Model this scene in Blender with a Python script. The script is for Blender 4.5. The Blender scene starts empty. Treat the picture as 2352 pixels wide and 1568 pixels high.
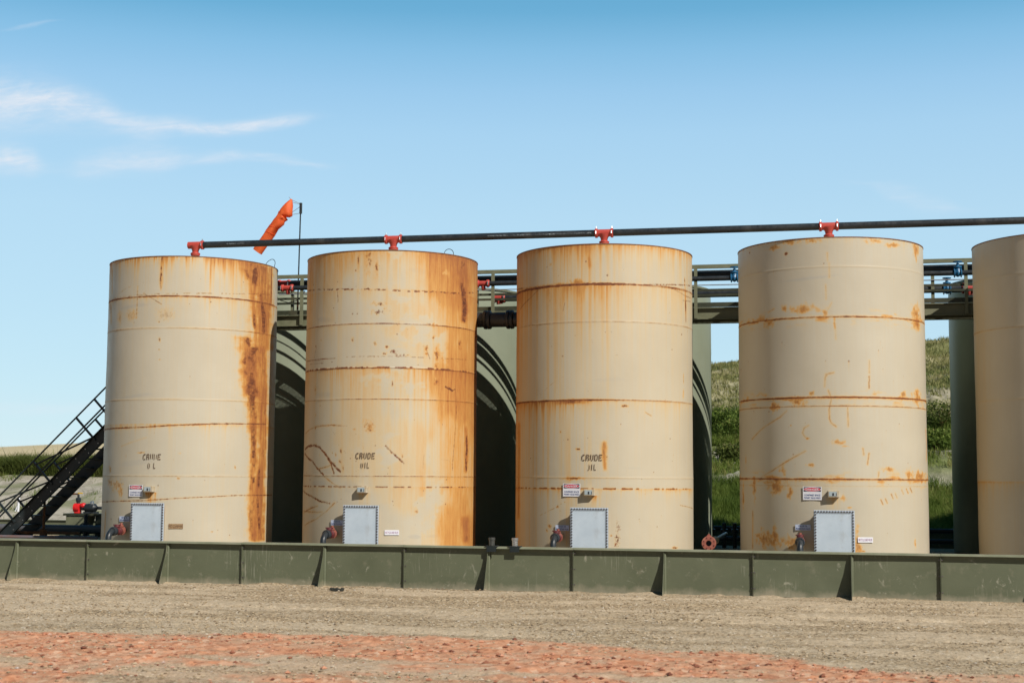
import bpy, math, random
import numpy as np
from mathutils import Vector, Matrix

random.seed(7)
S = bpy.context.scene
R_ = math.radians

# ------------------------------------------------------------------ camera
F_PX, PITCH, YAW, ROLL, EYE = 3267.0, .0952, -.2107, .0063, 2.08      # survey of the photo at 2352 px wide
def cam_axes():
    cy, sy, cp, sp = math.cos(YAW), math.sin(YAW), math.cos(PITCH), math.sin(PITCH)
    fw = np.array([sy*cp, cy*cp, sp]); rt = np.array([cy, -sy, 0.]); up = np.cross(rt, fw)
    cr, sr = math.cos(ROLL), math.sin(ROLL)
    return fw, rt*cr+up*sr, -rt*sr+up*cr
FW, RT, UP = cam_axes()
cd = bpy.data.cameras.new('camera'); cam = bpy.data.objects.new('camera', cd); S.collection.objects.link(cam)
M4 = Matrix([[RT[k], UP[k], -FW[k], 0] for k in range(3)] + [[0, 0, 0, 1]]); M4[2][3] = EYE
cam.matrix_world = M4
cd.sensor_width = 36; cd.lens = F_PX/2352*36; cd.clip_start = .1; cd.clip_end = 5000
cd.dof.use_dof = True; cd.dof.focus_distance = 29.0; cd.dof.aperture_fstop = 1.8
S.camera = cam
CAM = np.array([0, 0, EYE])
def ray(x, y): return FW+RT*(x-1176)/F_PX-UP*(y-784)/F_PX
def onY(x, y, Y): d = ray(x, y); return CAM+d*Y/d[1]

# ------------------------------------------------------------------ sun, sky, exposure
SUN_AZ, SUN_EL = R_(49), R_(40)            # azimuth measured from -Y towards +X
sd = Vector((math.sin(SUN_AZ)*math.cos(SUN_EL), -math.cos(SUN_AZ)*math.cos(SUN_EL), math.sin(SUN_EL)))
sl = bpy.data.lights.new('sun', 'SUN'); sl.energy = 5.0; sl.angle = R_(.5); sl.color = (1, .95, .87)
so = bpy.data.objects.new('sun', sl); S.collection.objects.link(so); so.rotation_euler = sd.to_track_quat('Z', 'Y').to_euler()
S.view_settings.view_transform = 'Standard'; S.view_settings.look = 'None'; S.view_settings.gamma = 1
S.view_settings.exposure = 0.0
W = bpy.data.worlds.new('World'); S.world = W; W.use_nodes = True
class NT:
    """tiny node helper"""
    def __init__(s, tree): s.t = tree; s.t.nodes.clear()
    def n(s, typ, **kw):
        nd = s.t.nodes.new(typ)
        for k, v in kw.items(): setattr(nd, k, v)
        return nd
    def l(s, a, b): s.t.links.new(a, b)
    def setin(s, sock, v):
        if hasattr(v, 'is_output') or isinstance(v, bpy.types.NodeSocket): s.l(v, sock)
        else: sock.default_value = v
    def math(s, op, a, b=0, c=None, clamp=False):
        m = s.n('ShaderNodeMath', operation=op, use_clamp=clamp); s.setin(m.inputs[0], a); s.setin(m.inputs[1], b)
        if c is not None: s.setin(m.inputs[2], c)
        return m.outputs[0]
    def mix(s, f, a, b, mode='MIX'):
        m = s.n('ShaderNodeMix', data_type='RGBA', blend_type=mode); s.setin(m.inputs[0], f)
        s.setin(m.inputs[6], a if not isinstance(a, tuple) else (*a[:3], 1)); s.setin(m.inputs[7], b if not isinstance(b, tuple) else (*b[:3], 1))
        return m.outputs[2]
    def ramp(s, f, stops, interp='LINEAR'):
        r = s.n('ShaderNodeValToRGB'); r.color_ramp.interpolation = interp; e = r.color_ramp.elements
        while len(e) > 1: e.remove(e[-1])
        e[0].position = stops[0][0]; e[0].color = (*stops[0][1], 1)
        for p, c in stops[1:]:
            q = e.new(p); q.color = (*c, 1)
        s.setin(r.inputs[0], f); return r.outputs[0]
    def mapr(s, v, a, b, c=0., d=1.):
        m = s.n('ShaderNodeMapRange'); s.setin(m.inputs[0], v)
        for k, x in zip((1, 2, 3, 4), (a, b, c, d)): m.inputs[k].default_value = x
        return m.outputs[0]
    def noise(s, vec, scale, detail=4, rough=.55, dist=0):
        m = s.n('ShaderNodeTexNoise'); m.inputs['Scale'].default_value = scale; m.inputs['Detail'].default_value = detail
        m.inputs['Roughness'].default_value = rough; m.inputs['Distortion'].default_value = dist
        if vec is not None: s.l(vec, m.inputs['Vector'])
        return m.outputs[0]
    def scalev(s, vec, sc, off=(0, 0, 0)):
        m = s.n('ShaderNodeMapping'); s.l(vec, m.inputs[0]); m.inputs[3].default_value = sc; m.inputs[1].default_value = off; return m.outputs[0]
    def curve(s, f, pts):
        c = s.n('ShaderNodeFloatCurve'); cv = c.mapping.curves[0]
        cv.points[0].location = pts[0]; cv.points[1].location = pts[-1]
        for p in pts[1:-1]: cv.points.new(*p)
        c.mapping.update(); s.setin(c.inputs['Value'], f); return c.outputs[0]

def build_world():
    N = NT(W.node_tree)
    sky = N.n('ShaderNodeTexSky', sky_type='NISHITA', sun_disc=False)
    sky.sun_elevation = SUN_EL; sky.sun_rotation = math.pi-SUN_AZ; sky.altitude = 700; sky.air_density = 1.0; sky.dust_density = .25; sky.ozone_density = 2.6
    tc = N.n('ShaderNodeTexCoord'); sp = N.n('ShaderNodeSeparateXYZ'); N.l(tc.outputs['Generated'], sp.inputs[0])
    yy = N.math('MAXIMUM', sp.outputs[1], .02)
    u = N.math('DIVIDE', sp.outputs[0], yy); v = N.math('DIVIDE', sp.outputs[2], yy)     # sky directions ahead of the yard
    cv = N.n('ShaderNodeCombineXYZ'); N.l(u, cv.inputs[0]); N.l(v, cv.inputs[1])
    # wisps of cirrus drawn out by the wind: centre line and half width along u
    def wisp(pts, amt, seed, inside=False):
        P = []
        for x, y, h, am in pts:
            r = ray(x, y); r2 = ray(x, y+h); P.append((r[0]/r[1], r[2]/r[1], abs(r[2]/r[1]-r2[2]/r2[1]), am))
        u0, u1 = P[0][0]-.02, P[-1][0]+.02
        t = N.mapr(u, u0, u1)
        nrm = [((a-u0)/(u1-u0), b, c, am) for a, b, c, am in P]
        c = N.curve(t, [(0, nrm[0][1])]+[(a, b) for a, b, _, _ in nrm]+[(1, nrm[-1][1])])
        w = N.curve(t, [(0, nrm[0][2]*8)]+[(a, h*8) for a, _, h, _ in nrm]+[(1, .001)])
        am = N.curve(t, [(0, nrm[0][3])]+[(a, q) for a, _, _, q in nrm]+[(1, 0)])
        n1 = N.noise(N.scalev(cv.outputs[0], (5, 16, 1), (seed, 0, 0)), 1.2, 5, .5, .4)
        n2 = N.noise(N.scalev(cv.outputs[0], (16, 110, 1), (seed, 3, 0)), 1, 7, .65, .9)
        dv = N.math('DIVIDE', N.math('SUBTRACT', N.math('ADD', v, N.math('MULTIPLY', N.math('SUBTRACT', n1, .5), .035)), c), N.math('MAXIMUM', N.math('DIVIDE', w, 8), .0005))
        g = N.math('POWER', 2.718, N.math('MULTIPLY', N.math('MULTIPLY', dv, dv), -1.0))
        n3 = N.noise(N.scalev(cv.outputs[0], (30, 90, 1), (seed, 8, 0)), 1, 8, .7, 1.4)
        g = N.math('MULTIPLY', N.math('MULTIPLY', g, am), N.math('MULTIPLY', N.mapr(n2, .3, .7, .35, 1.2), N.mapr(n3, .3, .65, .55, 1.15)))
        g = N.math('MULTIPLY', N.math('MULTIPLY', g, amt), N.mapr(u, u1-.03, u1, 1, 0))
        return N.math('MULTIPLY', g, N.mapr(u, u0, u0+.02, 0, 1)) if inside else g
    m = wisp([(-700, 250, 60, .8), (0, 232, 52, 1), (120, 238, 46, .95), (220, 262, 34, .7), (300, 292, 20, .75), (420, 300, 15, .8), (520, 297, 14, .85), (620, 284, 15, .8), (690, 270, 12, .5), (740, 260, 8, .1)], .95, 1)
    m2 = wisp([(-700, 330, 40, .6), (0, 358, 26, .9), (70, 366, 24, .85), (120, 380, 14, .1), (190, 376, 26, .35), (280, 362, 26, .55), (370, 358, 22, .6), (440, 350, 14, .3), (520, 345, 9, .45), (620, 352, 8, .4), (700, 375, 7, .35), (770, 384, 6, .1)], .95, 5)
    m3 = wisp([(1990, 430, 5, .5), (2060, 442, 14, 1), (2140, 462, 18, 1), (2220, 470, 8, .5)], .22, 9, True)
    m4 = wisp([(40, 75, 4, 1), (75, 70, 6, 1), (105, 62, 4, 1)], .25, 12, True)
    m5 = wisp([(-900, 940, 12, 1), (0, 940, 14, 1), (150, 940, 12, 1), (300, 930, 8, .5)], .3, 14)
    tot = N.math('MINIMUM', N.math('ADD', N.math('ADD', m, m2), N.math('ADD', N.math('ADD', m3, m5), m4)), .85)
    hs = N.n('ShaderNodeHueSaturation'); N.l(sky.outputs[0], hs.inputs['Color']); hs.inputs['Hue'].default_value = .482
    hs.inputs['Saturation'].default_value = 1.18; hs.inputs['Value'].default_value = 1.0
    # clear sky ramp; zenith and sunward side dimmed to hold down fill light
    clear = N.ramp(sp.outputs[2], [(0, (.60, .80, .90)), (.06, (.56, .78, .90)), (.18, (.505, .745, .92)), (.237, (.43, .69, .915)), (.265, (.36, .63, .885)), (.292, (.265, .555, .82)), (.318, (.155, .445, .70)), (.45, (.06, .27, .50)), (1, (.05, .22, .45))])
    cl = N.n('ShaderNodeVectorMath', operation='SCALE'); N.l(clear, cl.inputs[0]); cl.inputs['Scale'].default_value = 1/.12
    skyc = N.mix(.85, hs.outputs[0], cl.outputs[0])
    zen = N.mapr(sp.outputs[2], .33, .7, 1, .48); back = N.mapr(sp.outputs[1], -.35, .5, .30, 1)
    fill_dim = N.math('MULTIPLY', zen, back)
    col = N.mix(1.0, skyc, N.mix(fill_dim, (0, 0, 0), (1, 1, 1)), 'MULTIPLY')
    col = N.mix(tot, col, (6.5, 6.9, 7.5))
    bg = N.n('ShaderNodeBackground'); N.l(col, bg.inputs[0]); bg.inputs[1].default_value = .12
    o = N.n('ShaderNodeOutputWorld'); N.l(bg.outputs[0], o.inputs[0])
build_world()

# ------------------------------------------------------------------ mesh helpers
WORLD = {}                                   # world position of every object's origin
def tag(o, label=None, cat=None, group=None, kind=None):
    for k, v in (('label', label), ('category', cat), ('group', group), ('kind', kind)):
        if v: o[k] = v
    return o
def empty(name, loc, label=None, cat=None, group=None):
    o = bpy.data.objects.new(name, None); S.collection.objects.link(o); o.location = loc; o.empty_display_size = .2
    WORLD[o.name] = np.array(loc, float); return tag(o, label, cat, group)
def link_mesh(name, me, parent=None, origin=None):
    o = bpy.data.objects.new(name, me); S.collection.objects.link(o)
    base = np.array(origin if origin is not None else (0, 0, 0), float)
    if parent:
        o.parent = parent; o.location = base-WORLD[parent.name]
    else: o.location = base
    WORLD[o.name] = base; return o
def make_mesh(name, V, F, mat, smooth=True, angle=35, flat_ids=None):
    me = bpy.data.meshes.new(name); me.from_pydata([tuple(v) for v in V], [], F); me.materials.append(mat)
    me.validate(); me.update()
    if smooth:
        me.polygons.foreach_set('use_smooth', [True]*len(me.polygons)); me.set_sharp_from_angle(angle=R_(angle))
    return me
class MB:
    def __init__(s): s.V = []; s.F = []
    def add(s, vs, fs):
        b = len(s.V); s.V += [tuple(float(c) for c in v) for v in vs]; s.F += [tuple(b+i for i in f) for f in fs]; return s
    def box(s, x0, x1, y0, y1, z0, z1, rot=None, piv=None):
        v = [(x, y, z) for z in (z0, z1) for y in (y0, y1) for x in (x0, x1)]
        if rot is not None:
            p = Vector(piv if piv is not None else ((x0+x1)/2, (y0+y1)/2, (z0+z1)/2)); v = [tuple(rot @ (Vector(q)-p)+p) for q in v]
        return s.add(v, [(0, 2, 3, 1), (4, 5, 7, 6), (0, 1, 5, 4), (2, 6, 7, 3), (0, 4, 6, 2), (1, 3, 7, 5)])
    def cyl(s, p0, p1, r, n=16, r2=None, caps=True):
        return s.lathe(p0, p1, [(0, r), (1, r if r2 is None else r2)], n, caps)
    def lathe(s, p0, p1, prof, n=20, caps=True):
        """prof: (t along p0->p1, radius)"""
        p0 = Vector(p0); p1 = Vector(p1); d = p1-p0; q = d.to_track_quat('Z', 'Y'); vs = []; fs = []
        for t, r in prof:
            c = p0+d*t
            for k in range(n):
                a = 2*math.pi*k/n; vs.append(c+q @ Vector((r*math.cos(a), r*math.sin(a), 0)))
        for j in range(len(prof)-1):
            for k in range(n): fs.append((j*n+k, j*n+(k+1) % n, (j+1)*n+(k+1) % n, (j+1)*n+k))
        if caps:
            fs.append(tuple(range(n-1, -1, -1))); m = (len(prof)-1)*n; fs.append(tuple(m+k for k in range(n)))
        return s.add(vs, fs)
    def tube(s, pts, r, n=10, caps=True):
        pts = [Vector(p) for p in pts]; vs = []; fs = []; nrm = None
        for i, p in enumerate(pts):
            d = (pts[min(i+1, len(pts)-1)]-pts[max(i-1, 0)]).normalized()
            if nrm is None: nrm = d.orthogonal().normalized()
            nrm = (nrm-d*nrm.dot(d)).normalized(); b = d.cross(nrm); rr = r[i] if hasattr(r, '__len__') else r
            for k in range(n):
                a = 2*math.pi*k/n; vs.append(p+nrm*rr*math.cos(a)+b*rr*math.sin(a))
        for j in range(len(pts)-1):
            for k in range(n): fs.append((j*n+k, j*n+(k+1) % n, (j+1)*n+(k+1) % n, (j+1)*n+k))
        if caps:
            fs.append(tuple(range(n-1, -1, -1))); m = (len(pts)-1)*n; fs.append(tuple(m+k for k in range(n)))
        return s.add(vs, fs)
    def bar(s, p0, p1, w, h, upv=(0, 0, 1)):
        """rectangular bar p0->p1, w across, h along upv"""
        p0 = Vector(p0); p1 = Vector(p1); d = (p1-p0).normalized(); u = Vector(upv); u = (u-d*u.dot(d)).normalized(); a = d.cross(u)
        vs = [p+a*sx*w/2+u*sz*h/2 for p in (p0, p1) for sx, sz in ((-1, -1), (1, -1), (1, 1), (-1, 1))]
        return s.add(vs, [(0, 1, 2, 3)[::-1], (4, 5, 6, 7), (0, 1, 5, 4), (1, 2, 6, 5), (2, 3, 7, 6), (3, 0, 4, 7)])
    def prism(s, poly, off):
        """poly: 3D points in a plane, extruded by vector off"""
        n = len(poly); vs = [tuple(p) for p in poly]+[tuple(np.array(p)+np.array(off)) for p in poly]
        return s.add(vs, [tuple(range(n-1, -1, -1)), tuple(range(n, 2*n))]+[(k, (k+1) % n, n+(k+1) % n, n+k) for k in range(n)])
    def ball(s, c, r, n=12, m=8, sc=(1, 1, 1)):
        vs = []; fs = []
        for j in range(m+1):
            t = math.pi*j/m
            for k in range(n):
                a = 2*math.pi*k/n; vs.append((c[0]+r*sc[0]*math.sin(t)*math.cos(a), c[1]+r*sc[1]*math.sin(t)*math.sin(a), c[2]+r*sc[2]*math.cos(t)))
        for j in range(m):
            for k in range(n): fs.append((j*n+k, (j+1)*n+k, (j+1)*n+(k+1) % n, j*n+(k+1) % n))
        return s.add(vs, fs)
    def build(s, name, mat, parent=None, smooth=True, bevel=0, angle=35):
        V = np.array(s.V)
        org = np.array([(V[:, 0].min()+V[:, 0].max())/2, (V[:, 1].min()+V[:, 1].max())/2, V[:, 2].min()])
        if parent and parent.type == 'MESH' or parent: pass
        o = link_mesh(name, make_mesh(name, V-org, s.F, mat, smooth, angle), parent, org)
        if bevel:
            b = o.modifiers.new('bevel', 'BEVEL'); b.width = bevel; b.segments = 2; b.limit_method = 'ANGLE'; b.angle_limit = R_(50)
        return o
def clone(o, pos, parent=None):
    """copy of a mesh object with its origin at world position pos"""
    c = o.copy(); S.collection.objects.link(c); c.parent = parent; c.location = np.array(pos)-(WORLD[parent.name] if parent else 0); WORLD[c.name] = np.array(pos, float); return c

# ------------------------------------------------------------------ materials
def newmat(name):
    m = bpy.data.materials.new(name); m.use_nodes = True; N = NT(m.node_tree)
    b = N.n('ShaderNodeBsdfPrincipled'); o = N.n('ShaderNodeOutputMaterial'); N.l(b.outputs[0], o.inputs[0]); return m, N, b
def M(name, c1, c2=None, scale=6, rough=.6, metal=0, bump=.1, bscale=40, dirt=None, spec=.5, dirt_amt=.5):
    m, N, b = newmat(name); tc = N.n('ShaderNodeTexCoord').outputs['Object']
    c2 = c2 or tuple(x*.75 for x in c1)
    n = N.noise(tc, scale, 6, .6); col = N.ramp(n, [(.3, c2), (.7, c1)])
    if dirt:
        nd = N.noise(tc, scale*.45, 8, .7, .4); col = N.mix(N.mapr(nd, .52, .7, 0, dirt_amt), col, dirt)
    N.l(col, b.inputs['Base Color']); b.inputs['Metallic'].default_value = metal
    N.l(N.mapr(N.noise(tc, scale*2, 5), .3, .7, max(rough-.12, .05), min(rough+.12, 1)), b.inputs['Roughness'])
    b.inputs['Specular IOR Level'].default_value = spec
    if bump:
        bp = N.n('ShaderNodeBump'); bp.inputs['Strength'].default_value = bump; bp.inputs['Distance'].default_value = .01
        N.l(N.noise(tc, bscale, 5), bp.inputs['Height']); N.l(bp.outputs[0], b.inputs['Normal'])
    return m
OLIVE = dict(c1=(.135, .150, .088), c2=(.105, .118, .070))
def wall_mat():
    m, N, b = newmat('olive painted steel with mud splashes'); ob = N.n('ShaderNodeNewGeometry').outputs['Position']
    base = N.ramp(N.noise(ob, 1.3, 6, .6), [(.3, (.098, .110, .066)), (.7, (.128, .140, .088))])
    # mud thrown up near the ground, pale smears and runs
    sp = N.n('ShaderNodeSeparateXYZ'); N.l(ob, sp.inputs[0])
    low = N.math('ADD', N.mapr(sp.outputs[2], 0, .16, 1, 0), N.mapr(N.noise(N.scalev(ob, (3, 3, 3)), 1, 7, .7), .35, .75, -.55, .45))
    base = N.mix(N.mapr(low, .0, 1.1, 0, .75), base, (.36, .31, .23))
    sm = N.noise(N.scalev(ob, (5, 5, 4)), 1, 8, .72, .8)
    base = N.mix(N.mapr(sm, .60, .68, 0, .55), base, (.40, .38, .30))
    run = N.noise(N.scalev(ob, (40, 40, 2.2)), 1, 4, .6); pz = N.noise(ob, .8, 3)
    base = N.mix(N.math('MULTIPLY', N.mapr(run, .55, .7, 0, .6), N.mapr(pz, .54, .66)), base, (.36, .35, .28))
    sc = N.noise(N.scalev(ob, (8, 8, 30)), 1, 6, .7); base = N.mix(N.mapr(sc, .66, .72, 0, .6), base, (.06, .05, .035))
    N.l(base, b.inputs['Base Color']); b.inputs['Roughness'].default_value = .48
    bp = N.n('ShaderNodeBump'); bp.inputs['Strength'].default_value = .25; bp.inputs['Distance'].default_value = .02
    N.l(N.noise(ob, 2.2, 5), bp.inputs['Height']); N.l(bp.outputs[0], b.inputs['Normal']); return m
WALLM = wall_mat()
OLV = M('olive painted steel', (.18, .185, .115), (.135, .14, .085), 4, .5, dirt=(.2, .17, .11), dirt_amt=.3)
LIPM = M('dusty olive wall cap', (.26, .28, .20), (.20, .22, .15), 2.5, .5, dirt=(.36, .34, .27), dirt_amt=.5)
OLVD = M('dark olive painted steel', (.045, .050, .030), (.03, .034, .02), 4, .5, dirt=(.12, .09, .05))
BLK = M('black coated pipe', (.022, .028, .034), (.014, .018, .022), 5, .42, dirt=(.10, .10, .095), dirt_amt=.35, bump=.2, bscale=25)
BLKS = M('black stair steel', (.016, .024, .027), (.010, .015, .017), 6, .45, dirt=(.05, .045, .04))
RED = M('red painted casting', (.52, .075, .055), (.40, .05, .04), 9, .5, dirt=(.42, .14, .09), dirt_amt=.5)
REDP = M('sun faded red flange paint', (.34, .11, .075), (.20, .06, .045), 14, .6, dirt=(.55, .30, .22), dirt_amt=.6)
MAROON = M('dark red painted valve', (.14, .03, .035), (.09, .02, .022), 14, .4, dirt=(.25, .10, .08))
REDB = M('bright red pump paint', (.70, .02, .02), (.52, .012, .015), 10, .4)
BLUE = M('blue valve paint', (.02, .15, .30), (.012, .09, .20), 9, .4)
GALV = M('galvanised door plate', (.53, .61, .69), (.44, .52, .60), 3, .62, metal=0, bump=.08, dirt=(.30, .29, .27), dirt_amt=.6, spec=.3)
ZINC = M('bare zinc steel', (.62, .63, .64), (.45, .46, .48), 20, .3, metal=.9, bump=0)
BOLT = M('dark weathered bolt steel', (.13, .11, .12), (.08, .065, .07), 20, .5, metal=.5, bump=0)
RUSTY = M('rusty bare steel', (.20, .085, .035), (.10, .045, .02), 12, .8, dirt=(.30, .14, .06))
GRNT = None
ORANGE = None
SIGNW = M('white sign sheet', (.78, .79, .84), (.72, .73, .79), 20, .4, bump=0)
SIGNL = M('pale blue sign sheet', (.60, .68, .85), (.52, .60, .78), 20, .4, bump=0)
SIGNR = M('sign red ink', (.66, .015, .06), (.6, .012, .05), 20, .4, bump=0)
SIGNK = M('sign black ink', (.035, .02, .04), (.03, .018, .03), 20, .4, bump=0)
SIGNB = M('sign blue ink', (.03, .07, .26), (.025, .055, .2), 20, .4, bump=0)
SIGNP = M('faded sign ink', (.35, .18, .30), (.28, .14, .28), 20, .4, bump=0)
STENC = M('worn black stencil paint', (.07, .045, .03), (.16, .10, .06), 25, .8, bump=0, dirt=(.35, .25, .15), dirt_amt=.5)
RUSTSIGN = M('rust eaten sign sheet', (.42, .30, .16), (.16, .07, .03), 30, .8, bump=0, dirt=(.10, .045, .02), dirt_amt=.8)
BOXM = M('cream gauge box paint', (.50, .45, .36), (.42, .33, .2), 14, .5, dirt=(.30, .12, .04), dirt_amt=.6)
GLASSM = M('gauge window glass', (.42, .50, .52), (.30, .36, .40), 6, .1, bump=0, spec=.8)
DARKG = M('dark gauge slot', (.02, .025, .04), None, 6, .3, bump=0)
YEL = M('yellow handle grip', (.75, .45, .02), None, 6, .4, bump=0)
WHITEP = M('chalky white paint mark', (.42, .45, .47), (.2, .23, .25), 60, .8, bump=0)
def mark_mat():
    m, N, b = newmat('worn white stencilled line'); p = N.n('ShaderNodeNewGeometry').outputs['Position']
    b.inputs['Base Color'].default_value = (.36, .42, .45, 1); b.inputs['Roughness'].default_value = .7
    a = N.mapr(N.noise(N.scalev(p, (55, 1, 90)), 1, 3, .7), .47, .56); a = N.math('MULTIPLY', a, N.mapr(N.noise(N.scalev(p, (3, 1, 1)), 1, 2), .35, .6, .15, .9))
    N.l(a, b.inputs['Alpha']); return m
MARKM = mark_mat()
GRP = M('dull grey hose', (.30, .31, .33), (.2, .21, .23), 12, .5)

# ------------------------------------------------------------------ noise on arrays
_rng = np.random.RandomState(11); _T = _rng.rand(256, 256)
def vn(u, v, seed=0):
    u = u+seed*17.31; v = v+seed*7.77
    iu = np.floor(u).astype(int); iv = np.floor(v).astype(int); fu = u-iu; fv = v-iv
    fu = fu*fu*(3-2*fu); fv = fv*fv*(3-2*fv)
    a = _T[iu & 255, iv & 255]; b = _T[(iu+1) & 255, iv & 255]; c = _T[iu & 255, (iv+1) & 255]; d = _T[(iu+1) & 255, (iv+1) & 255]
    return (a*(1-fu)+b*fu)*(1-fv)+(c*(1-fu)+d*fu)*fv
def fbm(u, v, oct=4, seed=0, g=.5):
    s = 0; a = 1; t = 0
    for k in range(oct): s = s+a*vn(u*2**k, v*2**k, seed+k*3); t += a; a *= g
    return s/t
def sstep(a, b, x): t = np.clip((x-a)/(b-a), 0, 1); return t*t*(3-2*t)

# ------------------------------------------------------------------ layout
TR, TTOP, PADZ = 1.83, 6.67, .42
TX = [-13.515+4.6083*i for i in range(6)]; TY = 29.29; BY = 34.6
WALL_Y, WALL_H, FAR_Y = 26.0, .80, 36.9
def oncyl(x, y, i):
    d = ray(x, y); a = d[0]**2+d[1]**2; b = -(d[0]*TX[i]+d[1]*TY); c = TX[i]**2+TY**2-TR*TR
    D = max(b*b-a*c, 0); t = (-b-math.sqrt(D))/a; return CAM+d*t
def sz(x, y, i):
    """photo position -> (arc length from the front of tank i, height): where a mark really is on its shell"""
    P = oncyl(x, y, i); return math.atan2(P[0]-TX[i], TY-P[1])*TR, P[2]
K = 2700/2352
ZM = {1: (0, 950, 2.412), 2: (700, 950, 2.413), 3: (1300, 950, 2.413), 4: (1900, 950, 2.4125), 5: (250, 480, 3.0154), 6: (750, 560, 3.36), 7: (1300, 560, 3.36), 8: (1950, 540, 3.136)}
def Z(k, *pts):
    x0, y0, s = ZM[k]; return [((x0+x/s)/K, (y0+y/s)/K) for x, y in pts]

# ------------------------------------------------------------------ weathering of each tank shell (arrays over arc length and height)
class Shell:
    def __init__(s, i, ds=.0125, top=TTOP):
        s.i = i; th = R_(104); n = int(2*th*TR/ds); s.sf = np.linspace(-th*TR, th*TR, n)
        back = np.linspace(th, 2*math.pi-th, 42)[1:-1]*TR
        s.s1 = np.concatenate([s.sf, back]); s.z1 = np.linspace(PADZ+.03, top, int((top-PADZ)/ds))
        s.S, s.Z = np.meshgrid(s.s1, s.z1, indexing='ij'); s.rust = np.zeros_like(s.S); s.stain = np.zeros_like(s.S); s.grey = np.zeros_like(s.S); s.bump = np.zeros_like(s.S)
        s.top = top
    def mx(s, F, val, sl=None):
        if sl is None: np.maximum(F, val, out=F)
        else: F[sl] = np.maximum(F[sl], val)
    def sub(s, s0, s1, z0, z1):
        a = np.searchsorted(s.s1, [s0, s1]); b = np.searchsorted(s.z1, [z0, z1]); return (slice(max(a[0]-1, 0), a[1]+1), slice(max(b[0]-1, 0), b[1]+1))
    def line(s, px, w=.012, rust=.7, stain=.6, bead=0, halo=.03, world=False):
        P = px if world else [sz(x, y, s.i) for x, y in px]
        for (s0, z0), (s1, z1) in zip(P[:-1], P[1:]):
            m = halo*3; sl = s.sub(min(s0, s1)-m, max(s0, s1)+m, min(z0, z1)-m, max(z0, z1)+m)
            A = s.S[sl]; B = s.Z[sl]
            if A.size == 0: continue
            L = (s1-s0)**2+(z1-z0)**2+1e-9; t = np.clip(((A-s0)*(s1-s0)+(B-z0)*(z1-z0))/L, 0, 1)
            d = np.hypot(A-s0-t*(s1-s0), B-z0-t*(z1-z0))
            d = d+(fbm(A*30, B*30, 3, 5)-.5)*w*1.5
            k = 1.
            if bead: k = 1-bead+bead*sstep(.4, .6, vn(A*24, B*24, 9))
            k = k*(.5+.6*fbm(A*4, B*4, 3, 2))
            s.mx(s.rust, rust*k*(1-sstep(w*.6, w*1.5, d)), sl)
            s.mx(s.stain, stain*k*np.exp(-(d/halo)**2), sl)
    def zof(s, y, x=None):
        """height of a level seam from where it crosses the tank's middle in the photo"""
        x = x or (428, 900, 1388, 1908, 2440, 2440)[s.i]; return sz(x, y, s.i)[1]
    def seam(s, y, rust=.35, stain=.3, w=.008, drip=.0, dlen=.2, bead=0, rise=.004, mod=None, z=None):
        z = s.zof(y) if z is None else z
        k = (.35+1.0*fbm(s.S*2.2, s.S*0, 4, int(y)))*(1 if mod is None else mod(s.S))
        if bead: k = k*(.15+.85*sstep(.45, .6, vn(s.S*17, s.S*0, 4)))
        d = np.abs(s.Z-z)+(fbm(s.S*14, s.Z*20, 3, 3)-.5)*w*1.2
        s.mx(s.rust, rust*k*(1-sstep(w*.5, w*1.6, d))); s.mx(s.stain, stain*k*np.exp(-(d/.03)**2))
        s.bump += rise*np.exp(-((s.Z-z)/.012)**2)
        if drip: s.drip(z, dlen, drip, mod=mod, seed=int(y))
    def drip(s, z, length, amt, rust=0, mod=None, seed=0, s0=None, s1=None):
        A = s.S; zz = z(A) if callable(z) else z
        n2 = vn(A*14, A*0, seed+1)*.6+vn(A*45, A*0, seed+12)*.4; n3 = vn(A*38, A*0, seed+2)*.6+vn(A*80, A*0, seed+8)*.4; n1 = .25+.75*fbm(A*1.3, A*0, 3, seed+4)
        L = length*(.12+1.5*n2**2)*(.4+1.1*n1); d = zz-s.Z
        k = (d > 0)*np.exp(-np.clip(d, 0, None)/np.maximum(L, .01))*(.30+1.0*n3**1.3)*(.35+1.1*n1)
        if mod is not None: k = k*mod(A)
        if s0 is not None: k = k*sstep(s0-.05, s0+.05, A)*(1-sstep(s1-.05, s1+.05, A))
        s.stain = 1-(1-s.stain)*(1-np.clip(amt*k, 0, .95))
        if rust: s.mx(s.rust, rust*sstep(.35, .9, k))
    def blob(s, px, rx, rz, rust=.6, stain=.5, n=.7, f=7, seed=0):
        c = sz(*px, s.i); sl = s.sub(c[0]-rx*2.2, c[0]+rx*2.2, c[1]-rz*2.2, c[1]+rz*2.2); A = s.S[sl]; B = s.Z[sl]
        if A.size == 0: return
        q = np.sqrt(((A-c[0])/rx)**2+((B-c[1])/rz)**2)
        nn = fbm(A*f*1.5, B*f*1.3, 5, seed+int(px[0]), .65); e = q*.75+(nn-.42)*2.6*n
        s.mx(s.rust, rust*.85*(1-sstep(.1, .95, e)), sl)
        s.stain[sl] = 1-(1-s.stain[sl])*(1-stain*(1-sstep(.5, 1.5, e)))
    def smear(s, px, rx, rz, amt=.5, tilt=.1):
        c = sz(*px, s.i); sl = s.sub(c[0]-rx*2, c[0]+rx*2, c[1]-rz*2-rx*.5, c[1]+rz*2+rx*.5); A = s.S[sl]; B = s.Z[sl]-tilt*(s.S[sl]-c[0])
        q = np.sqrt(((A-c[0])/rx)**2+((B-c[1])/rz)**2)+(fbm(A*5, B*9, 4, 3)-.5)*.6; s.mx(s.grey, amt*(1-sstep(.6, 1.15, q)), sl)
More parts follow.
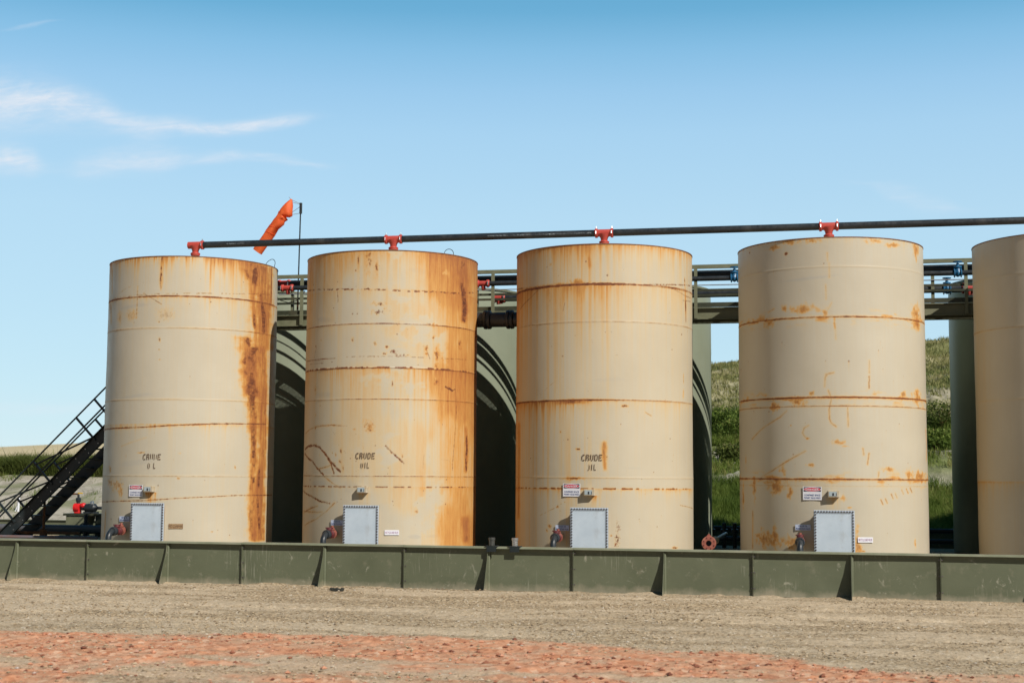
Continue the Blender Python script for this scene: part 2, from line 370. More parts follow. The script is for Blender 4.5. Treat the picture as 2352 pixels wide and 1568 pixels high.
    def band(s, px, w, rust, stain, seed=0, f=(9, 3), thr=.5):
        """ragged vertical rust band through (x, y) photo points; w half width in m at each point"""
        P = np.array([sz(x, y, s.i) for x, y in px]); o = np.argsort(P[:, 1]); P = P[o]; w = np.array(w, float)[o] if hasattr(w, '__len__') else np.full(len(P), w)
        c = np.interp(s.Z, P[:, 1], P[:, 0]); ww = np.interp(s.Z, P[:, 1], w)
        inz = sstep(P[0, 1]-.08, P[0, 1]+.03, s.Z)*(1-sstep(P[-1, 1]-.03, P[-1, 1]+.08, s.Z))
        n1 = fbm(s.S*f[0], s.Z*f[1], 5, seed, .6); n2 = fbm(s.S*5, s.Z*11, 5, seed+5, .62)
        q = np.abs(s.S-c)/ww+(n1-.5)*1.1+(n2-.5)*1.0
        core = (1-sstep(.30, 1.0, q))*inz*(.12+.88*sstep(.40, .60, fbm(s.S*4.5+1, s.Z*3.6, 5, seed+23, .62))); wash = ((1-sstep(.2, 2.3, q))**1.3)*inz*(.7+.6*fbm(s.S*22, s.Z*1.5, 3, seed+17))
        s.mx(s.rust, rust*core*(.45+.9*sstep(thr-.15, thr+.15, n2))); s.stain = 1-(1-s.stain)*(1-stain*wash)
    def streaks(s, amt, seed=0, mod=None):
        n = vn(s.S*30, s.Z*.35, seed)*.5+vn(s.S*75, s.Z*.6, seed+3)*.3+vn(s.S*11, s.Z*.22, seed+6)*.2
        k = amt*sstep(.35, .85, n)*(.4+.9*fbm(s.S*1.3, s.Z*.5, 3, seed+9))
        if mod is not None: k = k*mod(s.S)
        s.stain = 1-(1-s.stain)*(1-k)
    def specks(s, num, seed, r=(.006, .022), zr=(.8, 6.4), rust=.5):
        rg = random.Random(seed)
        for _ in range(num):
            cs = rg.uniform(-2.6, 2.6); cz = rg.uniform(*zr); rr = rg.uniform(*r)*rg.random(); rr = max(rr, .006)
            sl = s.sub(cs-.12, cs+.12, cz-.35, cz+.1); A = s.S[sl]; B = s.Z[sl]
            d = np.hypot(A-cs, B-cz); s.mx(s.rust, rust*(1-sstep(rr*.6, rr*1.5, d)), sl)
            dr = (B < cz)*np.exp(-(cz-B)/(.04+rr*6))*np.exp(-((A-cs)/(rr*.9))**2)*.4; s.mx(s.stain, dr, sl)
    def object(s, parent, mat, name='shell'):
        th = s.s1/TR; nz = len(s.z1); n = len(s.s1)
        r = TR+s.bump+(fbm(s.S*1.1, s.Z*.9, 2, s.i*5+2)-.5)*.012+(fbm(s.S*3.1, s.Z*2.3, 2, s.i*5+3)-.5)*.003
        r[-1] = r[0] if False else r[-1]
        X = r*np.sin(th)[:, None]; Y = -r*np.cos(th)[:, None]; V = np.stack([X, Y, s.Z-PADZ], -1).reshape(-1, 3)
        i0 = np.arange(n)[:, None]; j0 = np.arange(nz-1)[None]; i1 = (i0+1) % n
        Fq = np.stack([i0*nz+j0, i1*nz+j0, i1*nz+j0+1, i0*nz+j0+1], -1).reshape(-1, 4).astype(np.int32)
        me = fast_mesh(name, V, Fq, mat)
        for k, a in (('rust', s.rust), ('stain', s.stain), ('grey', s.grey)):
            at = me.attributes.new(k, 'FLOAT', 'POINT'); at.data.foreach_set('value', np.clip(a, 0, 1).reshape(-1).astype(np.float32))
        at = me.attributes.new('sz', 'FLOAT_VECTOR', 'POINT')
        at.data.foreach_set('vector', np.stack([s.S, s.Z, s.S*0+s.i*3.7], -1).reshape(-1).astype(np.float32))
        return link_mesh(name, me, parent, WORLD[parent.name])
def fast_mesh(name, V, Fq, mat, smooth=True):
    k = Fq.shape[1]; me = bpy.data.meshes.new(name); me.vertices.add(len(V)); me.vertices.foreach_set('co', V.reshape(-1).astype(np.float32))
    me.loops.add(Fq.size); me.loops.foreach_set('vertex_index', Fq.reshape(-1).astype(np.int32))
    me.polygons.add(len(Fq)); me.polygons.foreach_set('loop_start', np.arange(0, Fq.size, k, dtype=np.int32))
    me.polygons.foreach_set('loop_total', np.full(len(Fq), k, dtype=np.int32)) if False else None
    me.polygons.foreach_set('use_smooth', np.full(len(Fq), smooth)); me.update(calc_edges=True); me.materials.append(mat); return me

def shell_mat():
    m, N, b = newmat('weathered tan tank paint')
    A = lambda k: N.n('ShaderNodeAttribute', attribute_name=k)
    p = A('sz').outputs['Vector']; rust = A('rust').outputs['Fac']; stain = A('stain').outputs['Fac']; grey = A('grey').outputs['Fac']
    base = N.ramp(N.noise(p, .8, 5), [(.3, (.475, .430, .338)), (.7, (.520, .475, .378))])
    base = N.mix(N.mapr(N.noise(N.scalev(p, (30, .7, 1)), 1, 4), .4, .8, 0, .16), base, (.50, .36, .19))
    base = N.mix(grey, base, (.42, .40, .35))
    st = N.math('ADD', stain, N.math('MULTIPLY', N.math('SUBTRACT', N.noise(N.scalev(p, (22, 3, 1)), 1, 6, .7), .5), N.math('MULTIPLY', stain, .7)), clamp=True)
    scol = N.ramp(st, [(0, (.52, .43, .28)), (.3, (.60, .41, .17)), (.6, (.58, .30, .075)), (.85, (.44, .17, .03)), (1, (.32, .10, .02))])
    col = N.mix(N.mapr(st, .0, .66, 0, .95), base, scol)
    n = N.noise(N.scalev(p, (26, 13, 1)), 1, 8, .75)
    rt = N.math('MULTIPLY', rust, N.mapr(n, .25, .65, .45, 1.5), clamp=True)
    rcol = N.ramp(N.noise(N.scalev(p, (9, 16, 1), (3, 1, 0)), 1, 7, .7), [(.34, (.085, .027, .016)), (.56, (.20, .062, .020)), (.76, (.40, .15, .033))])
    col = N.mix(N.mapr(rt, .12, .75, 0, 1), col, rcol)
    N.l(col, b.inputs['Base Color'])
    N.l(N.math('ADD', N.mapr(N.noise(p, 3, 5), .3, .7, .36, .48), N.math('MULTIPLY', N.math('MAXIMUM', rt, st), .35), clamp=True), b.inputs['Roughness'])
    b.inputs['Specular IOR Level'].default_value = .42
    bp = N.n('ShaderNodeBump'); bp.inputs['Strength'].default_value = .35; bp.inputs['Distance'].default_value = .01
    N.l(N.math('ADD', N.math('MULTIPLY', rt, -.35), N.math('MULTIPLY', N.noise(p, 5, 4), .5)), bp.inputs['Height']); N.l(bp.outputs[0], b.inputs['Normal'])
    return m
SHELLM = shell_mat()
ROOFM = M('tan roof plate', (.45, .38, .27), (.36, .27, .16), 3, .6, dirt=(.25, .10, .03))
RIMM = M('rusted top angle', (.26, .12, .06), (.12, .05, .03), 9, .75, dirt=(.40, .30, .2), dirt_amt=.6)

# ------------------------------------------------------------------ lettering
def text_mesh(body, w, h, bold=0.0):
    c = bpy.data.curves.new('t', 'FONT'); c.body = body; c.size = 1; c.align_x = 'CENTER'; c.align_y = 'CENTER'; c.offset = bold; c.resolution_u = 2; c.extrude = .0
    o = bpy.data.objects.new('t', c); me = bpy.data.meshes.new_from_object(o); V = np.array([v.co[:] for v in me.vertices]); F = [tuple(p.vertices) for p in me.polygons]
    bpy.data.objects.remove(o); bpy.data.curves.remove(c); bpy.data.meshes.remove(me)
    V[:, 0] = (V[:, 0]-(V[:, 0].min()+V[:, 0].max())/2)/(V[:, 0].max()-V[:, 0].min())*w
    V[:, 1] = (V[:, 1]-(V[:, 1].min()+V[:, 1].max())/2)/(V[:, 1].max()-V[:, 1].min())*h
    return V[:, :2], F
def on_sign(fr, uv, off):
    c, ax, nn = fr; return [c+ax*u+np.array([0, 0, 1])*v+nn*off for u, v in uv]
def frame_at(i, s, z, out=.012):
    th = s/TR; n = np.array([math.sin(th), -math.cos(th), 0]); return (np.array([TX[i], TY, z])+n*(TR+out), np.array([math.cos(th), math.sin(th), 0]), n)
def plate(fr, w, h, t, name, mat, parent, bevel=.004, cu=0, cv=0):
    uv = [(cu-w/2, cv-h/2), (cu+w/2, cv-h/2), (cu+w/2, cv+h/2), (cu-w/2, cv+h/2)]
    return MB().prism([tuple(p) for p in on_sign(fr, uv, 0)], fr[2]*t).build(name, mat, parent, smooth=False)
def letters(fr, items, off, name, mat, parent):
    mb = MB()
    for body, u, v, w, h, bold in items:
        V, F = text_mesh(body, w, h, bold); mb.add(on_sign(fr, V+np.array([u, v]), off), F)
    return mb.build(name, mat, parent, smooth=False)
# stencil alphabet: broken strokes in a 4 x 6 cell (x0, z0, x1, z1)
STEN = {'C': [(0, 1, 1, 5), (1, 5, 3.6, 6), (1, 0, 3.6, 1)],
        'R': [(0, 0, 1, 6), (1.3, 5.1, 3.2, 6), (2.9, 3.6, 3.8, 5.4), (1.3, 2.8, 3.2, 3.6), (2.6, 0, 3.7, 2.6)],
        'U': [(0, .9, 1, 6), (1.3, 0, 2.9, .9), (2.8, .9, 3.8, 6)],
        'D': [(0, 0, 1, 6), (1.3, 5.1, 3, 6), (1.3, 0, 3, .9), (2.9, .8, 3.8, 5.2)],
        'E': [(0, 0, 1, 6), (1.3, 5.1, 3.8, 6), (1.3, 2.6, 3.1, 3.5), (1.3, 0, 3.8, .9)],
        'O': [(0, .8, 1, 5.2), (1, 5.2, 1.7, 6), (1, 0, 1.7, .8), (2.1, 5.2, 2.8, 6), (2.1, 0, 2.8, .8), (2.8, .8, 3.8, 5.2)],
        'I': [(1.4, 0, 2.4, 6)], 'L': [(0, 0, 1, 6), (1.3, 0, 3.4, .9)]}
def stencil(i, parent, rows, drop):
    rg = random.Random(i*13+5)
    for word, sc, zc, w, h in rows:
        n = len(word); cw = w/(n*5-1.2); mb = MB()
        for k, ch in enumerate(word):
            for j, (x0, z0, x1, z1) in enumerate(STEN[ch]):
                if (word, k, j) in drop: continue
                x0 += rg.uniform(-.1, .1); x1 += rg.uniform(-.12, .1); z0 += rg.uniform(-.08, .12); z1 += rg.uniform(-.12, .08)
                q = []
                for x, zz in ((x0, z0), (x1, z0), (x1, z1), (x0, z1)):
                    s = sc-w/2+(k*5+x+zz*.07)*cw; z = zc-h/2+zz*h/6
                    q.append((TX[i]+(TR+.011)*math.sin(s/TR), TY-(TR+.011)*math.cos(s/TR), z))
                mb.add(q, [(0, 1, 2, 3)])
        mb.build('stencil_lettering', STENC, parent, smooth=False)

# ------------------------------------------------------------------ the front row of tanks
def paint_tank(i):
    s = Shell(i, .0125 if i < 4 else (.02 if i == 4 else .05))
    if i == 5:
        s.streaks(.12, 19); s.drip(s.top, .2, .5, seed=119)
    if i == 0:
        s.streaks(.16, 1); s.drip(s.top, .38, .85, seed=2); s.drip(s.top, .8, .9, seed=3, s0=1.0, s1=2.6)
        s.seam(753, .45, .35); s.seam(917, .35, .3); s.seam(1093, .3, .25)
        s.seam(680, .85, .6, .014, drip=.5, dlen=.28)
        s.line(Z(5, (110, 945), (250, 910), (500, 890), (800, 885), (1100, 888), (1390, 895)), .007, .6, .4, bead=.8)
        s.line(Z(1, (652, 442), (900, 425), (1150, 410), (1400, 402), (1690, 405)), .012, .9, .6, bead=.15)
        s.drip(lambda A: 3.15+.0*A, .16, .55, seed=21)
        s.line(Z(1, (640, 900), (900, 890), (1200, 872), (1500, 857), (1730, 855)), .009, .8, .5, bead=.3)
        s.line(Z(5, (175, 905), (240, 850), (285, 830)), .006, .5, .3, bead=.9); s.line(Z(5, (390, 885), (530, 970)), .008, .7, .4)
        s.line(Z(5, (340, 830), (332, 1080)), .007, .5, .5); s.line(Z(1, (770, 545), (930, 490)), .006, .3, .4)
        s.band(Z(5, (535, 590), (528, 700), (528, 780), (525, 860)), [.02, .02, .045, .012], .85, .5, 3)
        for p, rx, rz in (((515, 1255), .03, .05), ((510, 1330), .02, .02), ((515, 1410), .03, .015), ((512, 1110), .02, .02)): s.blob(Z(5, p)[0], rx, rz, .8, .4)
        s.band(Z(5, (140, 700), (138, 880)), .04, .5, .4, 6); s.band(Z(5, (128, 980), (130, 1120)), .06, .75, .45, 7)
        s.blob(Z(5, (200, 1080))[0], .08, .12, .35, .4, f=20); s.blob(Z(5, (290, 1060))[0], .14, .1, .3, .4, f=24); s.blob(Z(5, (560, 1050))[0], .2, .12, .3, .25, f=26)
        # the heavy rust run down the right side
        s.band([(605, 612), (606, 700), (607, 800)], [.34, .38, .36], .25, .85, 31, (14, 1.2))
        s.band(Z(5, (1265, 650), (1270, 760), (1255, 900), (1270, 1150)), [.16, .13, .05, .05], .95, .7, 32, (10, 3))
        s.band(Z(5, (1200, 700), (1225, 760)), .1, .4, .6, 33)
        s.band(Z(5, (1320, 900), (1345, 1050), (1345, 1190)), [.05, .12, .11], 1., .8, 34)
        s.band(Z(5, (1405, 690), (1400, 960)), .04, .6, .7, 35, (16, 1.5))
        s.band([(585, 800), (575, 850), (580, 900), (583, 960), (583, 1010), (582, 1100), (580, 1180), (582, 1240)], [.22, .24, .24, .15, .12, .12, .14, .15], .62, .85, 36, (9, 5), .56)
        s.band([(560, 775), (572, 820), (575, 870), (580, 905)], [.22, .2, .16, .22], .8, .8, 37, (6, 9), .42)
        s.band([(606, 800), (606, 900), (605, 1000), (600, 1100), (598, 1240)], [.18, .2, .2, .2, .22], .3, .9, 38, (16, 1.2), .6)
        s.band([(596, 1075), (592, 1150), (596, 1220)], [.05, .09, .07], .9, .6, 39, (14, 2))
        for p, rx, rz in (((740, 800), .16, .12), ((700, 770), .1, .08), ((770, 830), .05, .1), ((700, 690), .05, .06), ((1140, 590), .03, .02), ((1135, 750), .03, .02), ((1350, 1088), .03, .01), ((1495, 680), .02, .04), ((800, 610), .01, .06), ((900, 585), .08, .015)):
            s.blob(Z(1, p)[0], rx, rz, .6, .5, .9, 16)
        s.drip(1.73, .25, .9, s0=-.13, s1=.13, seed=44); s.band(Z(1, (672, 960), (665, 1120)), .04, .25, .5, 45)
        s.smear(Z(5, (290, 990))[0], .55, .045, .6, .06); s.smear(Z(1, (860, 225))[0], .5, .04, .5, .1); s.smear(Z(1, (850, 650))[0], .5, .07, .4, .1)
        s.specks(60, 3)
    if i == 1:
        right = lambda A: .7+1.2*sstep(.4, 1.9, A); s.streaks(.26, 5, mod=lambda A: .8+.4*sstep(.7, 2, A)); s.stain = 1-(1-s.stain)*(1-.42*sstep(.42, .62, fbm(s.S*1.1, s.Z*.7, 4, 55))*(.6+.6*vn(s.S*22, s.Z*.5, 56)))
        s.stain = 1-(1-s.stain)*(1-.50*sstep(1.25, 1.9, s.S+.2*(fbm(s.S*3, s.Z*.8, 3, 4)-.5))*sstep(-1, 0, s.S)); s.stain = 1-(1-s.stain)*(1-.10); pl = sstep(.60, .72, fbm(s.S*1.7+3, s.Z*2.1, 5, 58, .6))*sstep(-.6, .4, s.S)*(1-sstep(1.5, 1.9, s.S)); s.pale = pl
        s.drip(s.top, 1.0, 1., seed=51); s.drip(s.top, .45, .9, seed=52)
        s.line(Z(6, (215, 692), (450, 684), (800, 682), (1100, 700), (1500, 715), (1700, 712)), .016, .8, .7, bead=.9); s.drip(5.88, .2, .5, seed=53)
        s.seam(743, .6, .5, .010, drip=.35, dlen=.5); s.seam(916, .55, .45, .009, drip=.2, dlen=.25); s.seam(1093, .5, .45, .009, drip=.15)
        s.line(Z(6, (200, 1320), (330, 1300), (450, 1292)), .009, .8, .5); s.line(Z(6, (540, 1280), (1000, 1276), (1300, 1290), (1650, 1310)), .008, .6, .4, bead=.7)
        s.line(Z(6, (230, 1345), (350, 1335)), .007, .6, .3); s.line(Z(6, (250, 1320), (350, 1315)), .006, .5, .3)
        s.seam(844, 1., .9, .018, drip=.95, dlen=.9, bead=1); s.seam(845, .7, .8, .012)
        s.seam(1118, .8, .7, .013, drip=.35, dlen=.18, bead=1, rise=0)
        L = lambda pts, w=.011, r=.52, st=.85, b=.25: s.line(Z(2, *pts), w, r, st, b, halo=.04)
        L([(255, 465), (290, 435), (340, 418), (420, 411), (520, 418)]); L([(252, 565), (275, 545), (310, 540), (345, 553), (385, 600), (430, 660), (475, 706)], .022, 1., .9)
        L([(385, 600), (415, 650), (436, 718)], .016, .9); L([(250, 590), (300, 642), (350, 710), (368, 725)], .02, .95, .8); L([(370, 735), (420, 775), (478, 812)], .009, .55)
        L([(243, 828), (290, 862), (350, 895), (405, 908)], .018, .8); L([(243, 970), (300, 935), (330, 925)], .01, .6); L([(240, 955), (330, 965), (360, 962)], .008, .5)
        L([(250, 1048), (320, 1010), (385, 960), (440, 905)], .009, .55); L([(765, 545), (810, 590), (880, 652)], .018, .75, .8, .4); L([(340, 690), (400, 672), (440, 655)], .009, .6)
        L([(1148, 170), (1172, 172), (1190, 192), (1208, 182), (1214, 240), (1214, 330), (1205, 480), (1195, 600), (1188, 700)], .011, .6, .5); L([(1148, 168), (1190, 192)], .02, .9)
        L([(1010, 600), (1003, 640), (1003, 690)], .009, .4, .5); L([(1120, 630), (1165, 635), (1188, 665)], .009, .4, .5); L([(420, 440), (455, 490), (467, 540)], .007, .4, .4, .8)
        for p, rx, rz in (((318, 185), .05, .07), ((320, 350), .03, .05), ((318, 430), .025, .03), ((322, 535), .02, .04), ((807, 150), .02, .06), ((480, 580), .02, .05), ((445, 600), .02, .04), ((475, 645), .03, .04), ((495, 690), .02, .06), ((425, 590), .015, .03), ((345, 600), .015, .04), ((1090, 40), .06, .05), ((1090, 140), .05, .05), ((565, 437), .03, .02), ((665, 435), .08, .06), ((660, 405), .1, .08), ((870, 610), .02, .04), ((960, 960), .03, .03)):
            s.blob(Z(2, p)[0], rx, rz, .7, .55, .9, 16)
        for p, rx, rz in (((630, 515), .02, .03), ((815, 500), .04, .12), ((745, 400), .06, .25), ((655, 440), .02, .2), ((605, 1135), .03, .05), ((802, 1160), .025, .04), ((905, 1190), .03, .03), ((970, 1230), .12, .08), ((1040, 1265), .18, .03), ((890, 1250), .05, .03), ((1260, 1210), .03, .1), ((1320, 1110), .03, .05), ((325, 1130), .02, .03), ((280, 1190), .02, .03), ((840, 810), .15, .04), ((840, 880), .15, .06), ((1290, 990), .12, .03), ((1350, 1250), .04, .12), ((1555, 1175), .04, .08)):
            s.blob(Z(6, p)[0], rx, rz, .7, .55, .9, 18)
        s.line(Z(6, (470, 700), (475, 800)), .008, .6, .4); s.line(Z(6, (1375, 600), (1378, 800)), .008, .4, .5, .5); s.line(Z(6, (1250, 1190), (1290, 1300)), .008, .6, .4)
        s.line(Z(6, (265, 1290), (285, 1190)), .01, .6, .5, .5)
        s.band(Z(6, (1590, 400), (1580, 520), (1575, 640), (1590, 760), (1595, 860), (1590, 960)), [.13, .12, .13, .11, .12, .09], .85, .9, 61, (12, 1.6), .4)
        s.band(Z(6, (1400, 380), (1480, 400)), .3, .1, .5, 62); s.band(Z(2, (1275, 430), (1280, 560), (1275, 700)), [.05, .07, .06], .8, .7, 63, (14, 1.5), .42)
        s.band(Z(2, (1270, 1000), (1280, 1150)), .14, .25, .85, 64); s.drip(1.75, .3, .7, s0=-.13, s1=.14, seed=65)
        for c in (((1230, 525), .35, .06), ((1380, 550), .35, .06), ((360, 950), .3, .06)): s.smear(Z(6, c[0])[0], c[1], c[2], .75, -.1)
        for c in (((370, 215), .25, .05), ((330, 780), .3, .06), ((950, 1120), .15, .05), ((1090, 1115), .3, .04)): s.smear(Z(2, c[0])[0], c[1], c[2], .7, 0)
        s.smear(Z(2, (538, 797))[0], .19, .16, .5, -.05); s.specks(150, 5); s.stain *= (1-.6*s.pale)*(1-.32*(1-sstep(.9, 1.4, s.S)))
    if i == 2:
        s.streaks(.34, 8, mod=lambda A: 1.1-.8*sstep(-.3, 1.0, A)); s.stain = 1-(1-s.stain)*(1-.10)
        s.stain = 1-(1-s.stain)*(1-.42*(1-sstep(-2.5, -1.35, s.S+.3*(fbm(s.S*4, s.Z*.7, 3, 8)-.5))))
        s.drip(s.top, .65, .7, seed=71, mod=lambda A: 1.1-.5*sstep(-.2, 1, A)); s.drip(s.top, .25, .8, seed=72)
        s.line(Z(7, (210, 690), (420, 660), (700, 643), (1000, 640), (1300, 644), (1745, 650)), .012, .8, .4, bead=.6)
        s.seam(652, 1., .9, .020, drip=.62, dlen=.75, mod=lambda A: 1.2-.6*sstep(-.2, 1.2, A)); s.drip(5.93, 1.4, .45, seed=74, mod=lambda A: 1-.8*sstep(-.6, .6, A))
        s.seam(738, .45, .4, .008); s.seam(918, .9, .85, .013, drip=.85, dlen=.35, bead=0, mod=lambda A: 1.2-.7*sstep(-.3, .8, A)); s.seam(1097, .4, .4, .008, mod=lambda A: 1-.4*sstep(0, 1, A))
        s.seam(1122, .85, .8, .012, drip=.6, dlen=.14, bead=1, rise=0)
        s.line(Z(7, (400, 690), (330, 760), (240, 860)), .009, .6, .5); s.line(Z(7, (1600, 680), (1700, 740), (1750, 760)), .01, .5, .5); s.line(Z(7, (1620, 840), (640, 800)), .001, 0, 0)
        s.line(Z(7, (635, 800), (620, 870)), .008, .4, .5)
        s.band(Z(7, (1697, 590), (1703, 720), (1706, 820), (1708, 960)), [.02, .02, .035, .012], .95, .6, 81, (18, 2), .4); s.line(Z(7, (1680, 780), (1750, 790)), .008, .6, .4)
        s.band(Z(7, (850, 400), (855, 480)), [.02, .03], .7, .5, 82); s.blob(Z(7, (508, 460))[0], .03, .03, .8, .5); s.blob(Z(7, (590, 640))[0], .04, .03, .5, .5); s.blob(Z(7, (735, 620))[0], .1, .05, .3, .6, .9, 12)
        s.band(Z(3, (706, 520), (705, 600), (712, 690)), [.04, .05, .03], .3, .65, 83, (20, 2)); s.band(Z(3, (1212, 90), (1212, 140)), .015, .5, .6, 84); s.band(Z(3, (1212, 190), (1210, 235)), .02, .6, .6, 85)
        s.line(Z(3, (300, 220), (360, 160), (430, 110), (500, 85)), .007, .35, .35, .7); s.line(Z(3, (300, 985), (400, 935), (460, 895)), .009, .5, .5, .8); s.line(Z(3, (970, 330), (1005, 352)), .009, .5, .6)
        s.line(Z(3, (1190, 920), (1270, 942)), .008, .5, .4); s.blob(Z(3, (510, 750))[0], .16, .025, .8, .7, .6, 14); s.blob(Z(3, (490, 262))[0], .25, .04, .7, .7, .7, 9)
        for p, rx, rz in (((360, 1055), .04, .03), ((340, 1080), .03, .03), ((410, 930), .02, .02), ((455, 900), .015, .015), ((752, 1115), .02, .02), ((540, 565), .05, .02), ((835, 290), .06, .03), ((430, 455), .015, .02), ((1160, 1190), .1, .02)):
            s.blob(Z(3, p)[0], rx, rz, .8, .5, .7, 16)
        s.grey2 = True; s.blob(Z(3, (790, 1150))[0], .05, .12, 1., .2, 1.1, 22); s.blob(Z(3, (795, 1060))[0], .05, .12, .5, .1, 1.3, 30)
        s.drip(1.74, .32, .95, s0=.03, s1=.16, seed=86); s.smear(Z(3, (740, 120))[0], .3, .04, .35, .05); s.smear(Z(3, (905, 685))[0], .2, .03, .3, 0)
        s.band(Z(3, (165, 400), (165, 600), (160, 1000)), .09, .25, .55, 87, (16, 2)); s.specks(110, 8)
    if i == 3:
        s.streaks(.08, 11); s.drip(s.top, .12, .45, seed=91)
        s.seam(612, .18, .15, .006); s.seam(727, .8, .65, .011, drip=.18, dlen=.12); s.seam(912, .9, .8, .013, drip=.3, dlen=.16); s.seam(932, .7, .5, .008, rise=.001); s.seam(1100, .9, .75, .012, drip=.35, dlen=.22); s.seam(1116, .3, .3, .006, rise=0)
        for zc, sd_ in ((s.zof(727), 1), (s.zof(912), 2), (s.zof(1100), 3)):
            d = np.abs(s.Z-zc); n = fbm(s.S*3.2, s.Z*10, 5, 20+sd_, .6); k = np.exp(-(d/.14)**2)*sstep(.5, .72, n); s.stain = 1-(1-s.stain)*(1-.7*k)
        for p, rx, rz in (((1465, 370), .14, .12), ((1460, 430), .05, .12), ((290, 355), .16, .04), ((590, 300), .12, .06), ((410, 310), .15, .04), ((1120, 300), .14, .05), ((1260, 335), .15, .04), ((1460, 890), .18, .14), ((1470, 1000), .15, .1), ((250, 980), .12, .08), ((370, 850), .05, .05), ((520, 860), .2, .08), ((710, 890), .05, .08), ((785, 990), .02, .1)):
            s.blob(Z(8, p)[0], rx, rz, .35, .6, .8, 9)
        s.blob(Z(8, (383, 405))[0], .06, .035, 1., .3, .4, 12); s.blob(Z(8, (83, 398))[0], .03, .02, .8, .2)
        for pts in ([(725, 400), (728, 460)], [(740, 480), (742, 600)], [(712, 660), (715, 780)], [(790, 980), (795, 1110)], [(760, 810), (735, 860), (710, 890)], [(285, 860), (235, 890)], [(780, 1385), (712, 1400), (705, 1440)]):
            s.line(Z(8, *pts), .008, .3, .5)
        for pts in ([(720, 78), (680, 85), (665, 110), (662, 165)], [(685, 190), (705, 240), (690, 310), (692, 370), (705, 400), (735, 420)], [(808, 290), (812, 420)], [(560, 413), (530, 430), (522, 460), (535, 485), (562, 497)], [(945, 0), (945, 80)], [(200, 500), (270, 430), (380, 360), (420, 320)], [(945, 590), (935, 660)], [(905, 560), (912, 600)], [(1008, 710), (1005, 740)], [(230, 760), (330, 700), (440, 630), (540, 575)]):
            s.line(Z(4, *pts), .009, .35, .55)
        s.line(Z(4, (945, 100), (945, 175)), .012, .5, .6)
        for k, (x, y) in enumerate([(1020, 885), (1048, 878), (1085, 850), (1110, 845), (1150, 820), (1180, 815), (1205, 810)]): s.line(Z(4, (x, y), (x+12, y+28)), .01, .5, .6)
        for p, rx, rz in (((490, 265), .12, .06), ((340, 295), .1, .08), ((550, 497), .03, .015), ((447, 412), .015, .015), ((580, 205), .04, .04), ((1165, 215), .08, .06), ((1250, 240), .15, .12), ((1270, 740), .2, .1), ((1200, 730), .1, .1), ((1070, 690), .1, .04), ((570, 665), .06, .03), ((145, 880), .06, .2), ((215, 820), .05, .2), ((350, 800), .15, .14), ((440, 840), .05, .1), ((280, 1130), .2, .15), ((440, 1160), .2, .1), ((345, 1120), .06, .2), ((870, 1160), .06, .25), ((1238, 1170), .03, .08), ((750, 520), .12, .04), ((800, 545), .06, .02), ((910, 1212), .03, .015), ((820, 935), .04, .02), ((780, 880), .05, .05), ((395, 700), .06, .08), ((160, 640), .03, .1)):
            s.blob(Z(4, p)[0], rx, rz, .42, .62, .8, 10)
        s.band(Z(4, (1306, 440), (1310, 560), (1308, 640)), .035, .4, .8, 95); s.band(Z(4, (205, 960), (205, 1190)), .03, .3, .5, 96); s.drip(1.74, .3, .8, s0=-.14, s1=.12, seed=97)
        s.smear(Z(8, (560, 610))[0], .6, .035, .6, .05); s.smear(Z(8, (760, 585))[0], .25, .02, .4, .05); s.specks(60, 12)
    if i == 4:
        s.streaks(.12, 14); s.seam(608, .15, .15, .006, z=5.95); s.seam(728, .3, .3, .008, z=4.95); s.seam(912, .2, .2, z=3.60); s.seam(1100, .3, .3, z=2.06); s.drip(2.06, .3, .5, seed=98)
        s.stain = 1-(1-s.stain)*(1-.25*(1-sstep(-2.6, -1.6, s.S))); s.specks(30, 15)
    np.maximum(s.rust, .75*(1-sstep(.006, .02, s.top-s.Z+.01*(vn(s.S*20, s.Z*0, 6)-.5))), out=s.rust)
    return s

TANK_LABELS = ['leftmost tan crude oil tank with a wide dark rust run down its right side',
               'second tan tank from the left, streaked yellow, with looping rust scratches',
               'tan tank with a thick dark rusty seam just under its top, third from the left',
               'cleanest tan tank with blotchy rusty seams and no crude oil stencil, fourth from the left',
               'shaded tan tank cut off by the right edge of the photo', 'tan tank past the right edge of the photo, under the black pipe']
SIGN_T = .004
def add_door(i, tank):
    x0, x1, z0, z1 = TX[i]-.372, TX[i]+.368, .55, 1.51
    yf = TY-TR*1.0
    P = yf-.135                                                       # plate face
    d = MB().box(x0+.05, x1-.05, P+.02, yf+.06, z0+.05, z1-.05).build('door_neck', M_NECK, tank, smooth=False)
    pl = MB().box(x0, x1, P, P+.018, z0, z1).build('cleanout_door', GALV, tank, smooth=False, bevel=.003)
    tag(pl, 'pale grey bolted door plate')
    fl = MB().box(x0-.004, x1+.004, P+.0185, P+.034, z0-.004, z1+.004).build('door_flange', M_NECK, tank, smooth=False)
    proto = None; pos = []
    for k in range(14): pos += [(x0+.03+k*(x1-x0-.06)/13, z1-.028)]
    for k in range(17): pos += [(x0+.028, z1-.028-(k+1)*.0545), (x1-.028, z1-.028-(k+1)*.0545)]
    for (x, z) in pos:
        if proto is None:
            proto = MB().lathe((x, P+.001, z), (x, P-.030, z), [(0, .017), (.5, .016), (.5, .009), (1, .008)], 8).build('bolt', BOLT, pl); WP = WORLD[proto.name]-np.array([x, P, z])
        else: clone(proto, np.array([x, P, z])+WP, pl)
M_NECK = M('tan painted door neck', (.42, .36, .27), (.34, .26, .17), 8, .6, dirt=(.3, .12, .04), dirt_amt=.5)

